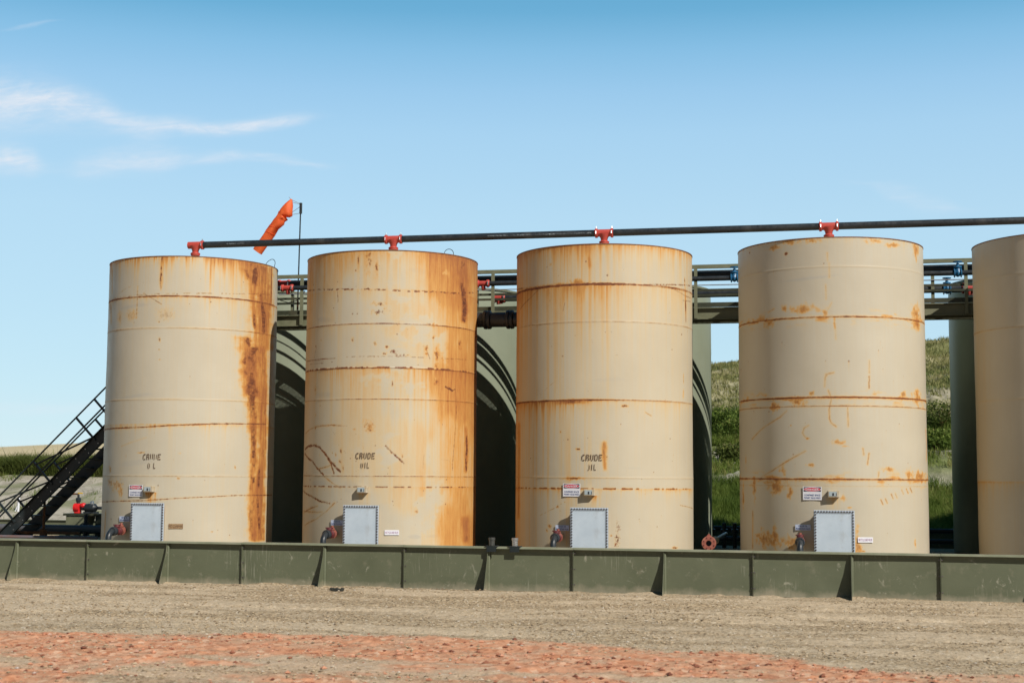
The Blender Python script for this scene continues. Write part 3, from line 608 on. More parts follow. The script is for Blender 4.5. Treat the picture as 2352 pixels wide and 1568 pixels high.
def add_gauge(i, tank):
    s, z = (-.014, -.0, -.01, -.006)[i], (1.795, 1.815, 1.80, 1.81)[i]
    fr = frame_at(i, s, z, -.005); w, h = (.21, .125)
    b = plate(fr, w, h, .115, 'gauge_box', BOXM, tank); b.modifiers.new('bevel', 'BEVEL').width = .006
    fr2 = frame_at(i, s, z, .111); uv = [(-.085, -.04), (.06, -.04), (.06, .045), (-.085, .045)]
    g = MB().prism([tuple(p) for p in on_sign(fr2, uv, 0)], fr2[2]*.006).build('gauge_window', GLASSM, b, smooth=False)
    uv = [(-.022, -.03), (.008, -.03), (.008, .018), (-.022, .018)]
    MB().prism([tuple(p) for p in on_sign(fr2, uv, .007)], fr2[2]*.003).build('gauge_slot', DARKG, b, smooth=False)
    uv = [(.046, -.03), (.056, -.03), (.056, .02), (.046, .02)]
    MB().prism([tuple(p) for p in on_sign(fr2, uv, .007)], fr2[2]*.003).build('gauge_slot', DARKG, b, smooth=False)
    if i != 2: pass

def oval(fr, a, bb, off, n=28, cv=0):
    return on_sign(fr, [(a*math.cos(2*math.pi*k/n), cv+bb*math.sin(2*math.pi*k/n)) for k in range(n)], off)
def add_danger(i, tank):
    if i == 1: return
    s, z = {0: (-.350, 1.757), 2: (-.375, 1.845), 3: (-.395, 1.82)}[i]; w, h = {0: (.345, .24), 2: (.36, .25), 3: (.355, .25)}[i]
    fr = frame_at(i, s, z, .010); p = plate(fr, w, h, SIGN_T, 'danger_sign', SIGNW, tank)
    tag(p, 'white danger sign with a black band and red oval')
    yb = h*.5-.052; MB().add(on_sign(fr, [(-w/2+.014, yb-.042), (w/2-.014, yb-.042), (w/2-.014, yb+.042), (-w/2+.014, yb+.042)], SIGN_T+.001), [(0, 1, 2, 3)]).build('sign_band', SIGNK, p, smooth=False)
    MB().add(oval(fr, w*.46, .040, SIGN_T+.002, cv=yb), [tuple(range(28))]).build('oval_border', SIGNW, p, smooth=False)
    MB().add(oval(fr, w*.435, .034, SIGN_T+.003, cv=yb), [tuple(range(28))]).build('oval', SIGNR, p, smooth=False)
    letters(fr, [('DANGER', 0, yb, w*.70, .036, .02)], SIGN_T+.0045, 'danger_lettering', SIGNW, p)
    letters(fr, [('CONFINED SPACE', 0, -.035, w*.86, .034, .012), ('PERMIT REQUIRED', 0, -.088, w*.88, .034, .012)], SIGN_T+.002, 'sign_lettering', SIGNB, p)
def add_small_signs(i, tank):
    sp = {0: (-.634, 1.17), 1: (-.578, 1.15), 2: (-.57, 1.11), 3: (-.582, 1.18)}[i]
    fr = frame_at(i, sp[0], sp[1], .010); p = plate(fr, .30, .105, SIGN_T, 'valve_sign', SIGNL, tank); tag(p, 'pale blue production valve sign')
    letters(fr, [('CRUDE OIL', 0, .026, .17, .032, .01), ('PRODUCTION VALVE', 0, -.026, .27, .034, .012)], SIGN_T+.002, 'sign_lettering', SIGNB, p)
    if i == 2: return
    sp = {0: (.55, 1.035), 1: (.59, .97), 3: (.568, .965)}[i]
    fr = frame_at(i, sp[0], sp[1], .010); p = plate(fr, .29, .098, SIGN_T, 'recycle_sign', RUSTSIGN if i == 0 else SIGNW, tank); tag(p, 'rust eaten recycle line sign' if i == 0 else 'white recycle line sign')
    letters(fr, [('RECYCLE LINE VALVE', 0, 0, .26, .046, .012)], SIGN_T+.002, 'sign_lettering', STENC if i == 0 else SIGNP, p)

for i in range(6):
    t = empty('storage_tank', (TX[i], TY, PADZ), TANK_LABELS[i], 'storage tank', 'tan crude oil tanks in the front row')
    paint_tank(i).object(t, SHELLM)
    rf = MB().lathe((TX[i], TY, TTOP-.012), (TX[i], TY, TTOP+.15), [(0, TR-.02), (1, .12)], 96).build('roof', ROOFM, t)
    MB().lathe((TX[i], TY, TTOP-.035), (TX[i], TY, TTOP+.008), [(.6, TR+.001), (.62, TR+.008), (1, TR+.008), (1, TR-.05), (.8, TR-.05)], 128, caps=False).build('top_rim', RIMM, t)
    if i < 4:
        add_door(i, t); add_gauge(i, t); add_danger(i, t); add_small_signs(i, t)
    if i < 3:
        c1 = (-.006, .026, .026)[i]; cz, oz = ((2.46, 2.275), (2.495, 2.305), (2.475, 2.285))[i]
        drop = ({('CRUDE', 2, 1), ('CRUDE', 3, 1), ('OIL', 1, 0), ('OIL', 0, 3), ('CRUDE', 3, 2)}, {('OIL', 0, 1), ('OIL', 0, 3)}, {('OIL', 0, 0), ('OIL', 0, 1)})[i]
        stencil(i, t, [('CRUDE', c1, cz, .40, .12), ('OIL', (0, .028, .024)[i], oz, .18, .115)], drop)
    if i < 2:      # wire lifting loop standing on the roof edge
        a0 = ((620, 606, .11, .14, .5), (1031, 579, .10, .10, .0))[i]; c = onY(a0[0], a0[1]+6, TY+(.2 if i == 0 else -.6)); 
        pts = [(c[0]+a0[2]*math.cos(math.pi*(1-k/12))+a0[4]*.1*math.sin(math.pi*k/12), c[1], TTOP+.06+(c[2]-TTOP-.06+.02)+a0[3]*math.sin(math.pi*k/12)) for k in range(13)]
        pts = [(pts[0][0], pts[0][1], TTOP+.02)]+pts+[(pts[-1][0], pts[-1][1], TTOP+.02)]
        MB().tube(pts, .007, 6).build('lifting_loop', BLK, t)

# ------------------------------------------------------------------ back row of green tanks
def green_mat():
    m, N, b = newmat('sage green tank paint'); p = N.n('ShaderNodeTexCoord').outputs['Object']
    col = N.ramp(N.noise(p, .9, 5), [(.3, (.235, .262, .19)), (.7, (.275, .305, .225))])
    col = N.mix(N.mapr(N.noise(N.scalev(p, (14, 14, .7)), 1, 5), .5, .8, 0, .3), col, (.24, .24, .16))
    N.l(col, b.inputs['Base Color']); b.inputs['Roughness'].default_value = .42
    return m
GREEN = green_mat()
BL = ['green tank behind the leftmost tan tank, lined with railing shadows', 'green tank seen under the thick black pipe between two tan tanks',
      'green tank whose edge shows right of the third tan tank', 'green tank hidden behind the fourth tan tank', 'dark shaded green tank just left of the rightmost tan tank', 'green tank past the right edge of the photo, behind a tan tank']
for i in range(6):
    X = TX[i]; t = empty('back_tank', (X, BY, PADZ), BL[i], 'storage tank', 'green tanks in the back row')
    zs = [PADZ+.03, 1.98, 2.0, 3.52, 3.54, 5.06, 5.08, 6.60]; prof = []
    for k, z in enumerate(zs): prof.append(((z-zs[0])/(zs[-1]-zs[0]), TR+(.004 if k in (1, 2, 3, 4, 5, 6) and k % 2 == 0 else 0)))
    MB().lathe((X, BY, zs[0]), (X, BY, zs[-1]), prof, 160, caps=False).build('shell', GREEN, t, angle=60)
    MB().lathe((X, BY, 6.59), (X, BY, 6.72), [(0, TR-.01), (1, .2)], 96).build('roof', GREEN, t)
    MB().lathe((X, BY, 6.575), (X, BY, 6.625), [(0, TR+.002), (.1, TR+.03), (1, TR+.03), (1, TR-.05)], 128, caps=False).build('top_rim', OLV, t)

# ------------------------------------------------------------------ red teed vent header over the front row
HZ = 7.20
h = empty('vent_header', (TX[0], TY, TTOP+.1), 'long black pipe with red tees running over the tops of the tan tanks', 'pipe')
px = [TX[0]]+[TX[k] for k in range(1, 5)]
for k in range(5):
    x0 = TX[k]+.15; x1 = (TX[k+1]-.15) if k < 4 else TX[4]+7
    MB().cyl((x0, TY, HZ), (x1, TY, HZ), .073, 24).build('header_pipe', BLK, h)
    if k in (0, 1):
        xs = x0+(.62 if k == 0 else 1.95); w = .42 if k == 0 else 2.25; mb = MB(); n = 4; vs = []
        for a in np.radians([-9, -3, 3, 8]):
            for x in (xs, xs+w): vs.append((x, TY-.0742*math.cos(a), HZ+.0742*math.sin(a)))
        mb.add(vs, [(0, 1, 3, 2), (2, 3, 5, 4), (4, 5, 7, 6)])
        mb.build('pipe_marking', MARKM, h, smooth=False)
for k in range(5):
    X = TX[k]
    te = MB().cyl((X-.17, TY, HZ), (X+.17, TY, HZ), .078, 24)
    te.lathe((X, TY, HZ), (X, TY, HZ-.22), [(0, .02), (.1, .12), (.3, .105), (.5, .078), (.9, .062), (1, .062)], 24)
    te = te.build('tee_fitting', RED, h)
    MB().lathe((X, TY, HZ-.16), (X, TY, HZ-.235), [(0, .07), (.3, .105), (.45, .107), (.45, .085), (.55, .085), (.55, .107), (1, .1)], 24).build('base_flange', RED, te)
    MB().cyl((X, TY, HZ-.235), (X, TY, TTOP+.1), .06, 20).build('riser_pipe', RED, te)
    for s in ((-1, 1) if k else (1,)):
        c = X+s*.165; MB().lathe((c-.03, TY, HZ), (c+.03, TY, HZ), [(0, .082), (.15, .1), (.85, .1), (1, .082)], 24).build('clamp', RED, te)
        for z in (-.0, .105):
            MB().lathe((c, TY-.104+abs(z)*.8, HZ+z-.028), (c, TY-.092+abs(z)*.8, HZ+z+.028), [(0, .012), (1, .012)], 8).build('clamp_bolt', ZINC, te)
# thick equalising pipe between the second and third tank
e = empty('equalizing_pipe', (TX[1]+2.3, 29.9, 5.3), 'thick black coupled pipe joining the second and third tan tanks near their tops', 'pipe')
ey, ez = 29.75, 5.46
MB().cyl((TX[1]+1.4, ey, ez), (TX[2]-1.4, ey, ez), .155, 28).build('pipe_barrel', BLK, e)
for x in (onY(1120, 732, ey)[0], onY(1172, 732, ey)[0]):
    MB().lathe((x-.09, ey, ez), (x+.09, ey, ez), [(0, .165), (.12, .20), (.4, .205), (.45, .175), (.55, .175), (.6, .205), (.88, .20), (1, .165)], 28).build('coupling', BLK, e)

# ------------------------------------------------------------------ catwalk between the rows
CY0, CY1 = 31.2, 32.0; CX0, CX1 = -14.05, 9.5
cw = empty('catwalk', (CX0, CY0, 5.58), 'raised olive steel catwalk with railings between the two rows of tanks', 'catwalk')
def channel(mb, p0, p1, h, w, t, side):
    p0 = Vector(p0); p1 = Vector(p1); d = (p1-p0).normalized(); up = Vector((0, 1, 0)).cross(d) if abs(d.z) > .3 else Vector((0, 0, 1))
    if up.z < 0: up = -up
    mb.bar(p0, p1, t, h-2*t-.002, up); o = Vector((0, side*w/2, 0))
    mb.bar(p0+up*(h/2-t/2)+o, p1+up*(h/2-t/2)+o, w+t, t, up); mb.bar(p0-up*(h/2-t/2)+o, p1-up*(h/2-t/2)+o, w+t, t, up)
for y, sd_ in ((CY0, -1), (CY1, 1)):
    mb = MB(); channel(mb, (CX0, y, 5.705), (CX1, y, 5.705), .25, .07, .014, sd_); mb.build('stringer', OLV, cw, smooth=False)
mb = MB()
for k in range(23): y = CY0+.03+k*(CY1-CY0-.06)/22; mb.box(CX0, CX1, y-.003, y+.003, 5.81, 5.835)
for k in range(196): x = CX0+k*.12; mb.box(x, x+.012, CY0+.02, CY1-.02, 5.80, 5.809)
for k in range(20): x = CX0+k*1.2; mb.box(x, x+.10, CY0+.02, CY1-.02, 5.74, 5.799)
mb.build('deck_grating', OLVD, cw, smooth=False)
postsX = [onY(696, 700, CY0)[0], onY(1134, 700, CY0)[0], onY(1599, 700, CY0)[0], onY(2219, 700, CY0)[0], 7.4, -14.0]
for y in (CY0, CY1):
    off = -.035 if y == CY0 else .035
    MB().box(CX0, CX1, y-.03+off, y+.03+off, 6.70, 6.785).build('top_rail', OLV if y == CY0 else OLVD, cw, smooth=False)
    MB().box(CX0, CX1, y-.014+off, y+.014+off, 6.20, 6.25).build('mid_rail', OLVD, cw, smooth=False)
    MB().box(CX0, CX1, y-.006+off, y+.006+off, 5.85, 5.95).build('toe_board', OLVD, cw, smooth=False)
    proto = None
    for x in (postsX if y == CY0 else [p-.6 for p in postsX]):
        if proto is None:
            proto = MB().box(x-.035, x+.035, y-.025+off*2.6, y+.025+off*2.6, 5.60, 6.698).build('post', OLV, cw, smooth=False)
            base = WORLD[proto.name]-np.array([x, 0, 0])
        else: clone(proto, np.array([x, 0, 0])+base, cw)
# legs of the catwalk (stand between the tanks)
for x in (-13.5, -8.9, -4.3, .3, 4.9):
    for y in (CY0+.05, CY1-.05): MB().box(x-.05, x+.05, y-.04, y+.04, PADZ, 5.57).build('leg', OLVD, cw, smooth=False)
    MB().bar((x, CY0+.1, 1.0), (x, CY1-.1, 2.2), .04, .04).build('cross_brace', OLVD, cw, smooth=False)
cw.location.z -= .03

# pipes along the catwalk
def run_pipe(name, y, z, r, x0, x1, label, fittings=(), valves=(), mat=BLK):
    p = empty(name, (x0, y, z-r), label, 'pipe', 'black pipes along the catwalk')
    MB().cyl((x0, y, z), (x1, y, z), r, 20).build('pipe_barrel', mat, p)
    for x in fittings:
        f = MB().lathe((x-.16, y, z), (x+.16, y, z), [(0, r+.012), (.08, r+.032), (.2, r+.032), (.24, r+.01), (.76, r+.01), (.8, r+.032), (.92, r+.032), (1, r+.012)], 20)
        f.cyl((x, y, z), (x+.02, y+.02, z-.14), r*.9, 14); f.build('red_fitting', RED, p)
        MB().cyl((x-.13, y-r-.05, z-.04), (x-.13, y-r-.05, z+.04), .014, 8).build('clamp_bolt', ZINC, p)
        MB().cyl((x+.13, y-r-.05, z-.04), (x+.13, y-r-.05, z+.04), .014, 8).build('clamp_bolt', ZINC, p)
    for x in valves:
        v = MB().lathe((x-.085, y, z), (x+.085, y, z), [(0, r+.01), (.05, r+.045), (.15, r+.045), (.2, r+.01), (.5, r+.035), (.8, r+.01), (.85, r+.045), (.95, r+.045), (1, r+.01)], 20)
        v.lathe((x, y, z), (x, y, z+.20), [(0, r+.03), (.5, .06), (.55, .085), (.7, .085), (.72, .035), (1, .03)], 16).build('gate_valve', BLUE, p)
        V2 = [(x+.085*math.cos(a), y+.085*math.sin(a), z+.235) for a in np.linspace(0, 2*math.pi, 17)]
        MB().tube(V2, .011, 6).cyl((x, y, z+.19), (x, y, z+.25), .018, 8).bar((x-.085, y, z+.235), (x+.085, y, z+.235), .014, .014).bar((x, y-.085, z+.235), (x, y+.085, z+.235), .014, .014).build('handwheel', BLUE, p)
    return p
PY = CY0-.10
run_pipe('upper_pipe', CY0+.16, 6.57, .075, -12.25, CX1, 'black pipe tucked right under the top rail of the catwalk', fittings=(-12.2,))
run_pipe('middle_pipe', PY, 6.44, .055, -12.35, CX1, 'black pipe with blue handwheel valves in front of the catwalk railing', fittings=(onY(660, 660, PY)[0], onY(1109, 651, PY)[0]), valves=(onY(1687, 641, PY)[0], onY(2200, 630, PY)[0]))
run_pipe('lower_pipe', CY1+.2, onY(1650, 674, CY1+.2)[2], .085, onY(1152, 680, CY1+.2)[0], CX1, 'lowest black pipe, beyond the catwalk railing', fittings=(onY(1146, 680, CY1+.2)[0], onY(2226, 664, CY1+.2)[0]), valves=(onY(2175, 664, CY1+.2)[0],))
run_pipe('conduit_line', CY1+.05, onY(1650, 654, CY1+.05)[2], .012, -12.6, CX1, 'thin grey conduit line between the two lower catwalk pipes', mat=GRP)
cb = MB()
c0 = onY(640, 686, CY0-.1)
cb.tube([onY(x, y, 31.2) for x, y in ((632, 680), (645, 690), (662, 695), (680, 691), (694, 680), (700, 668))], .010, 6)
cb.tube([onY(x, y, 31.2) for x, y in ((668, 664), (675, 690), (674, 712), (662, 728), (645, 735), (632, 737))], .010, 6)
tag(cb.build('control_cable', BLK), 'black cable sagging in loops between the two leftmost tan tanks', 'cable')

# ------------------------------------------------------------------ windsock
WY = 31.34
def Pw(x, y, Y=WY): return onY((640+x/7.13)/K, (500+y/7.13)/K, Y)
ws = empty('windsock', onY(684, 705, WY), 'orange windsock hanging from a thin dark pole above the leftmost tan tank', 'windsock')
top = Pw(1092, 255); bot = onY(683.5, 703, WY); bot0 = onY(685, 680, WY)
MB().cyl(bot, top, .016, 10).build('pole', BLKS, ws); MB().cyl(Pw(1090, 452), Pw(1094, 252), .034, 12).build('pole_head', BLKS, ws)
MB().cyl(onY(683.3, 712, WY), onY(684.2, 690, WY), .022, 10).build('pole_foot', RUSTY, ws)
hw = MB()
for a, b in (((925, 195), (1075, 262)), ((930, 235), (1075, 275)), ((935, 420), (1075, 325)), ((935, 468), (1075, 445)), ((870, 140), (905, 180))): hw.cyl(Pw(*a), Pw(*b), .006, 6)
hoop = []
hc = (Pw(905, 180)+Pw(925, 500))/2
hw.build('swivel_wires', GRP, ws)
def orange_mat():
    m, N, b = newmat('orange windsock cloth'); p = N.n('ShaderNodeTexCoord').outputs['Object']
    col = N.ramp(N.noise(p, 6, 4), [(.3, (.93, .16, .04)), (.7, (1.0, .24, .06))]); N.l(col, b.inputs['Base Color']); b.inputs['Roughness'].default_value = .6
    tr = N.n('ShaderNodeBsdfTranslucent'); N.l(col, tr.inputs[0]); mx = N.n('ShaderNodeMixShader'); mx.inputs[0].default_value = .45
    N.l(b.outputs[0], mx.inputs[1]); N.l(tr.outputs[0], mx.inputs[2]); o = [n for n in N.t.nodes if n.type == 'OUTPUT_MATERIAL'][0]; N.l(mx.outputs[0], o.inputs[0]); return m
ORANGE = orange_mat()
rows = [((905, 172), (932, 185)), ((800, 262), (938, 300)), ((760, 320), (935, 380)), ((715, 385), (930, 440)), ((700, 402), (928, 498)), ((690, 412), (870, 522)), ((672, 442), (815, 520)), ((650, 480), (835, 565)), ((635, 500), (795, 590)),
        ((600, 550), (785, 605)), ((560, 615), (775, 655)), ((520, 665), (680, 738)), ((510, 675), (668, 742)), ((440, 765), (605, 850)), ((432, 778), (598, 858)), ((385, 850), (560, 910)), ((330, 935), (500, 1010)), ((270, 1020), (440, 1090)), ((207, 1115), (350, 1220))]
V = []; F = []; n = 40; rg = np.random.RandomState(3)
for j, (a, b) in enumerate(rows):
    A = Pw(*a); B = Pw(*b); c = (A+B)/2; ax = (B-A)/2; r = np.linalg.norm(ax); dy = np.array([0, 1, 0])*min(r, .14 if j else .08)
    for k in range(n):
        t = 2*math.pi*k/n; w = 1+.05*math.sin(3*t+j*.9)+.05*math.sin(5*t-j*1.7)*(1 if j < 9 else .4)+rg.uniform(-.015, .015); V.append(c+ax*math.cos(t)*(1 if abs(math.cos(t)) > .97 else w)+dy*math.sin(t)*w)
for j in range(len(rows)-1):
    for k in range(n): F.append((j*n+k, j*n+(k+1) % n, (j+1)*n+(k+1) % n, (j+1)*n+k))
mb = MB(); mb.add(V, F); sock = mb.build('sock', ORANGE, ws, angle=70)
for a, b in (((505, 668), (668, 738)), ((428, 772), (600, 852)), ((690, 405), (800, 500))):
    A = Pw(*a); B = Pw(*b); c = (A+B)/2; ax = (B-A)/2*1.03; r = np.linalg.norm(ax)
    MB().tube([c+ax*math.cos(t)+np.array([0, 1, 0])*min(r, .145)*1.04*math.sin(t) for t in np.linspace(0, 2*math.pi, 33)], .004, 5).build('seam_tape', ORANGE, sock)

# ------------------------------------------------------------------ stairs at the left
CY0, CY1 = 31.45, 32.35
st = empty('stairway', (-19.72, CY0, PADZ), 'black steel stairs climbing behind the leftmost tan tank', 'stairs')
SLP = .965; zt = lambda x: 3.2+SLP*(x+16.79)
xa, xb = -19.62, -14.1; D = Vector((1, 0, SLP)).normalized(); NU = Vector((-D.z, 0, D.x)); hh = .28
for y, sd_ in ((CY0, -1), (CY1, 1)):
    mb = MB(); o = -NU*hh/2; channel(mb, Vector((xa, y, zt(xa)))+o, Vector((xb, y, zt(xb)))+o, hh, .07, .012, sd_)
    s_ = mb.build('stringer', BLKS, st, smooth=False)
    if y == CY0:
        proto = None
        x = xa+.2
        while x < xb-.2:
            for q in (.07, .2):
                p = Vector((x, y-.008, zt(x)))-NU*q
                if proto is None:
                    proto = MB().cyl(p, p-Vector((0, .012, 0)), .012, 8).build('tread_bolt', ZINC, s_); base = WORLD[proto.name]-np.array(p)
                else: clone(proto, np.array(p)+base, s_)
            x += .24
proto = None; x = xa+.12
while x < xb:
    z = zt(x)-.20
    if proto is None:
        mb = MB()
        for k in range(6): mb.box(x-.12+k*.042, x-.12+k*.042+.03, CY0+.012, CY1-.012, z-.015, z+.015)
        proto = mb.build('tread', BLKS, st, smooth=False); base = WORLD[proto.name]-np.array([x, 0, z])
    else: clone(proto, np.array([x, 0, z])+base, st)
    x += .24
feet = [onY(256, 962, CY0)[0], onY(216, 1000, CY0)[0]-.02, onY(115, 1106, CY0)[0], onY(30, 1186, CY0)[0], -15.2]
for y in (CY0-.02, CY1+.02):
    rl = .66; ml = .35
    A = Vector((xa-.4, y, zt(xa-.4))); B = Vector((xb, y, zt(xb)))
    MB().tube([A+NU*rl, B+NU*rl], .021, 10).build('handrail', BLKS, st); MB().tube([A+NU*ml, B+NU*ml], .021, 10).build('mid_rail', BLKS, st)
    for x in feet:
        f = Vector((x, y, zt(x))); MB().bar(f-NU*.1, f+NU*rl, .045, .045, (0, 1, 0)).build('rail_post', BLKS, st, smooth=False)
    for x, x2 in ((feet[1], feet[2]), (feet[2], feet[3])):
        f = Vector((x, y+.01, zt(x))); g = Vector((x2, y+.01, zt(x2)))+NU*.56; MB().bar(f, g, .035, .04, (0, 1, 0)).build('rail_brace', BLKS, st, smooth=False)

# ------------------------------------------------------------------ containment walls
xs_px = [40, 203, 386, 558, 746, 930, 1122, 1318, 1526, 1730, 1955, 2160]
SX = [onY(x, 1290, WALL_Y)[0] for x in xs_px]; SX = [SX[0]-1.6*k for k in range(4, 0, -1)]+SX+[SX[-1]+1.6*k for k in range(1, 5)]
GUS = [k for k in range(len(SX)) if k % 2 == 0]
X0, X1 = SX[0]-.8, SX[-1]+.8
cwl = empty('containment_wall', (X0, WALL_Y, 0), 'low olive steel containment wall in front of the tanks, nearest the camera', 'wall')
for a, b in zip([X0]+SX[1::2], SX[1::2]+[X1]):
    n = 14; mb = MB(); xs = np.linspace(a+.002, b-.002, n); rg = random.Random(int(a*10)); vs = []; tl = rg.uniform(-.006, .006)
    for zz in (.0-.03, .25, .55, WALL_H-.031):
        for x in xs: vs.append((x, WALL_Y+.006*math.sin(x*1.3+zz*3)+tl*zz, zz))
    mb.add(vs, [(j*n+k, j*n+k+1, (j+1)*n+k+1, (j+1)*n+k) for j in range(3) for k in range(n-1)])
    o = mb.build('panel', WALLM, cwl, smooth=False); md = o.modifiers.new('thickness', 'SOLIDIFY'); md.thickness = .008; md.offset = 0
    dz = rg.uniform(-.004, .004)
    MB().box(a+.003, b-.003, WALL_Y-.095, WALL_Y+.045, WALL_H-.03+dz, WALL_H+.006+dz).build('top_flange', LIPM, cwl, smooth=False)
    MB().box(a+.003, b-.003, WALL_Y-.05, WALL_Y-.012, .0, .012).build('foot_angle', WALLM, cwl, smooth=False)
for k, x in enumerate(SX):
    if k in GUS:
        pf = [(0, WALL_H-.034), (-.06, WALL_H-.034), (-.11, .56), (-.35, .03), (-.35, .0), (0, .0)]
        MB().prism([(x-.004, WALL_Y-.008+a, b) for a, b in pf], (.008, 0, 0)).build('gusset', WALLM, cwl, smooth=False)
        MB().lathe((x+.012, WALL_Y-.032, 0), (x+.012, WALL_Y-.032, WALL_H-.033), [(0, .026), (.955, .026), (.985, .02), (1, .006)], 14).build('post', WALLM, cwl)
    else:
        p_ = MB().box(x-.009, x-.003, WALL_Y-.062, WALL_Y-.009, 0, WALL_H-.033).box(x+.003, x+.009, WALL_Y-.062, WALL_Y-.009, 0, WALL_H-.033).build('joint_flange', WALLM, cwl, smooth=False)
        for z in (.14, .42, .70): MB().cyl((x-.035, WALL_Y-.04, z), (x+.035, WALL_Y-.04, z), .011, 8).build('bolt', BOLT, p_)
fw_ = empty('containment_wall', (X0, FAR_Y, 0), 'far olive steel containment wall behind the green tanks', 'wall')
MB().box(-34, 18, FAR_Y-.004, FAR_Y+.004, 0, WALL_H-.01).build('panel', WALLM, fw_, smooth=False); MB().box(-34, 18, FAR_Y-.05, FAR_Y+.09, WALL_H-.009, WALL_H+.006).build('top_flange', WALLM, fw_, smooth=False)
for k in range(16): MB().box(-31+3.2*k, -30.98+3.2*k, FAR_Y-.06, FAR_Y-.006, PADZ, WALL_H-.012).build('joint_flange', WALLM, fw_, smooth=False)

# two clamped pipe stubs on the wall top
for k, (pxx, lb) in enumerate(((1130, 'left short steel pipe stub on the wall top, against the dark gap'), (1183, 'right short steel pipe stub on the wall top, beside the third tan tank'))):
    c = onY(pxx, 1240, WALL_Y-.06); t = empty('pipe_stub', (c[0], WALL_Y-.06, WALL_H), lb, 'pipe stub', 'pipe stubs on the containment wall')
    y = WALL_Y-.06
    MB().lathe((c[0], y, WALL_H-.07), (c[0], y, WALL_H+.17), [(0, .052), (.3, .052), (.8, .052), (.81, .060), (1, .060)], 20).build('stub', ZINC if k else M('dull steel stub', (.16, .17, .16), (.08, .08, .075), 14, .35, metal=.7), t)
    MB().box(c[0]-.125, c[0]+.125, y-.06, y+.09, WALL_H+.0075, WALL_H+.022).build('clamp_plate', BLKS, t, bevel=.006)
    MB().box(c[0]-.09, c[0]+.09, y-.055, y-.036, WALL_H-.09, WALL_H+.007)  .build('clamp_jaw', BLKS, t, smooth=False)

# ------------------------------------------------------------------ outlet valves of the tan tanks
def valve(i):
    lb = ['pinkish red outlet valve with black elbow at the leftmost tan tank', 'red outlet valve with black elbow at the yellow streaked second tan tank', 'red outlet valve with black elbow at the third tan tank', 'dark red outlet valve behind a black elbow at the fourth tan tank'][i]
    x = TX[i]-.63; y0 = TY-math.sqrt(TR**2-.63**2); z = .93 if i < 3 else .92
    t = empty('outlet_valve', (x, y0, z), lb, 'valve', 'outlet valves at the feet of the tan tanks')
    L = lambda a, b, prof, name, mat: MB().lathe((x, y0-a, z), (x, y0-b, z), prof, 24).build(name, mat, t)
    L(-.05, .10, [(0, .055), (1, .055)], 'nozzle', M_NECK)
    L(.07, .22, [(0, .078), (.12, .09), (.3, .09), (.34, .062), (.75, .062), (.8, .085), (1, .085)], 'red_flange', REDP)
    v = L(.225, .42, [(0, .086), (.15, .086), (.2, .065), (.4, .08), (.6, .065), (.8, .085), (1, .085)], 'valve_body', MAROON)
    MB().lathe((x, y0-.14, z), (x, y0-.14, z+.16), [(0, .04), (.5, .04), (.55, .055), (.7, .055), (.75, .03), (1, .03)], 12).build('valve_stem', REDP, v)
    MB().lathe((x, y0-.32, z), (x, y0-.32, z+.13), [(0, .05), (.6, .05), (.65, .065), (1, .06)], 12).build('bonnet', MAROON, v)
    MB().cyl((x-.08, y0-.32, z+.125), (x+.08, y0-.32, z+.125), .012, 8).build('handle', MAROON, v)
    L(.425, .53, [(0, .09), (.3, .092), (.7, .092), (1, .075)], 'coupling', BLK)
    pts = [(x, y0-.52, z)]+[(x, y0-.52-.16*math.sin(a), z-.16+.16*math.cos(a)) for a in np.linspace(.15, math.pi/2, 8)]
    MB().tube(pts, .060, 16).build('elbow', BLK, t)
    MB().cyl((x, y0-.68, z-.16), (x, y0-.68, PADZ-.02), .052, 16).build('drop_pipe', ZINC if i != 0 else ZINC, t)
for i in range(4): valve(i)

# open red flanged pipe between third and fourth tanks
fx, fy, fz = onY(1628, 1247, 28.5)
t = empty('flanged_pipe', (fx, 28.5, fz-.14), 'open pipe end with pinkish red bolted flange right of the third tan tank', 'pipe')
n = 28; mb = MB()
mb.lathe((fx, 28.5, fz), (fx, 28.56, fz), [(0, .062), (0, .135), (.3, .142), (1, .142), (1, .08)], n, caps=False)
mb.build('flange', REDP, t)
MB().lathe((fx, 28.502, fz), (fx, 28.9, fz), [(0, .055), (0, .075), (1, .075)], n, caps=False).build('hub', REDP, t)
MB().cyl((fx, 28.62, fz), (fx, 28.64, fz), .07, n).build('bore', DARKG, t)
for k in range(8):
    a = 2*math.pi*(k+.5)/8; MB().cyl((fx+.108*math.cos(a), 28.49, fz+.108*math.sin(a)), (fx+.108*math.cos(a), 28.51, fz+.108*math.sin(a)), .012, 8).build('bolt_hole', MAROON, t)
MB().prism([(fx-.05, 28.52, fz+.13), (fx+.05, 28.52, fz+.13), (fx+.008, 28.52, fz+.185), (fx-.008, 28.52, fz+.185)], (0, .03, 0)).build('lifting_lug', REDP, t)
MB().cyl((fx+.03, 28.9, fz), (fx+.03, 29.9, fz), .085, 20).build('grey_sleeve', M('dusty grey sleeve', (.42, .42, .36), (.3, .3, .24), 12, .6), t)
MB().cyl((fx+.03, 29.9, fz), (fx+.03, 33.4, fz), .05, 16).build('pipe_barrel', M('blue grey pipe', (.07, .12, .17), (.05, .08, .12), 8, .4), t)
# manifold behind it
t = empty('pipe_manifold', (-1.9, 35.0, PADZ), 'dark pipes lying in the shade behind the gap right of the third tan tank', 'pipe')
for z, y in ((.62, 35.6), (.86, 35.9)): MB().cyl((-3.2, y, z), (3.4, y, z), .06, 14).build('pipe_barrel', BLK, t)
for x in (-2.5, -2.2, -1.95): MB().lathe((x, 34.9, PADZ), (x, 34.9, 1.02), [(0, .05), (.6, .05), (.62, .09), (.75, .09), (.77, .05), (1, .05)], 12).build('riser', BLK, t)

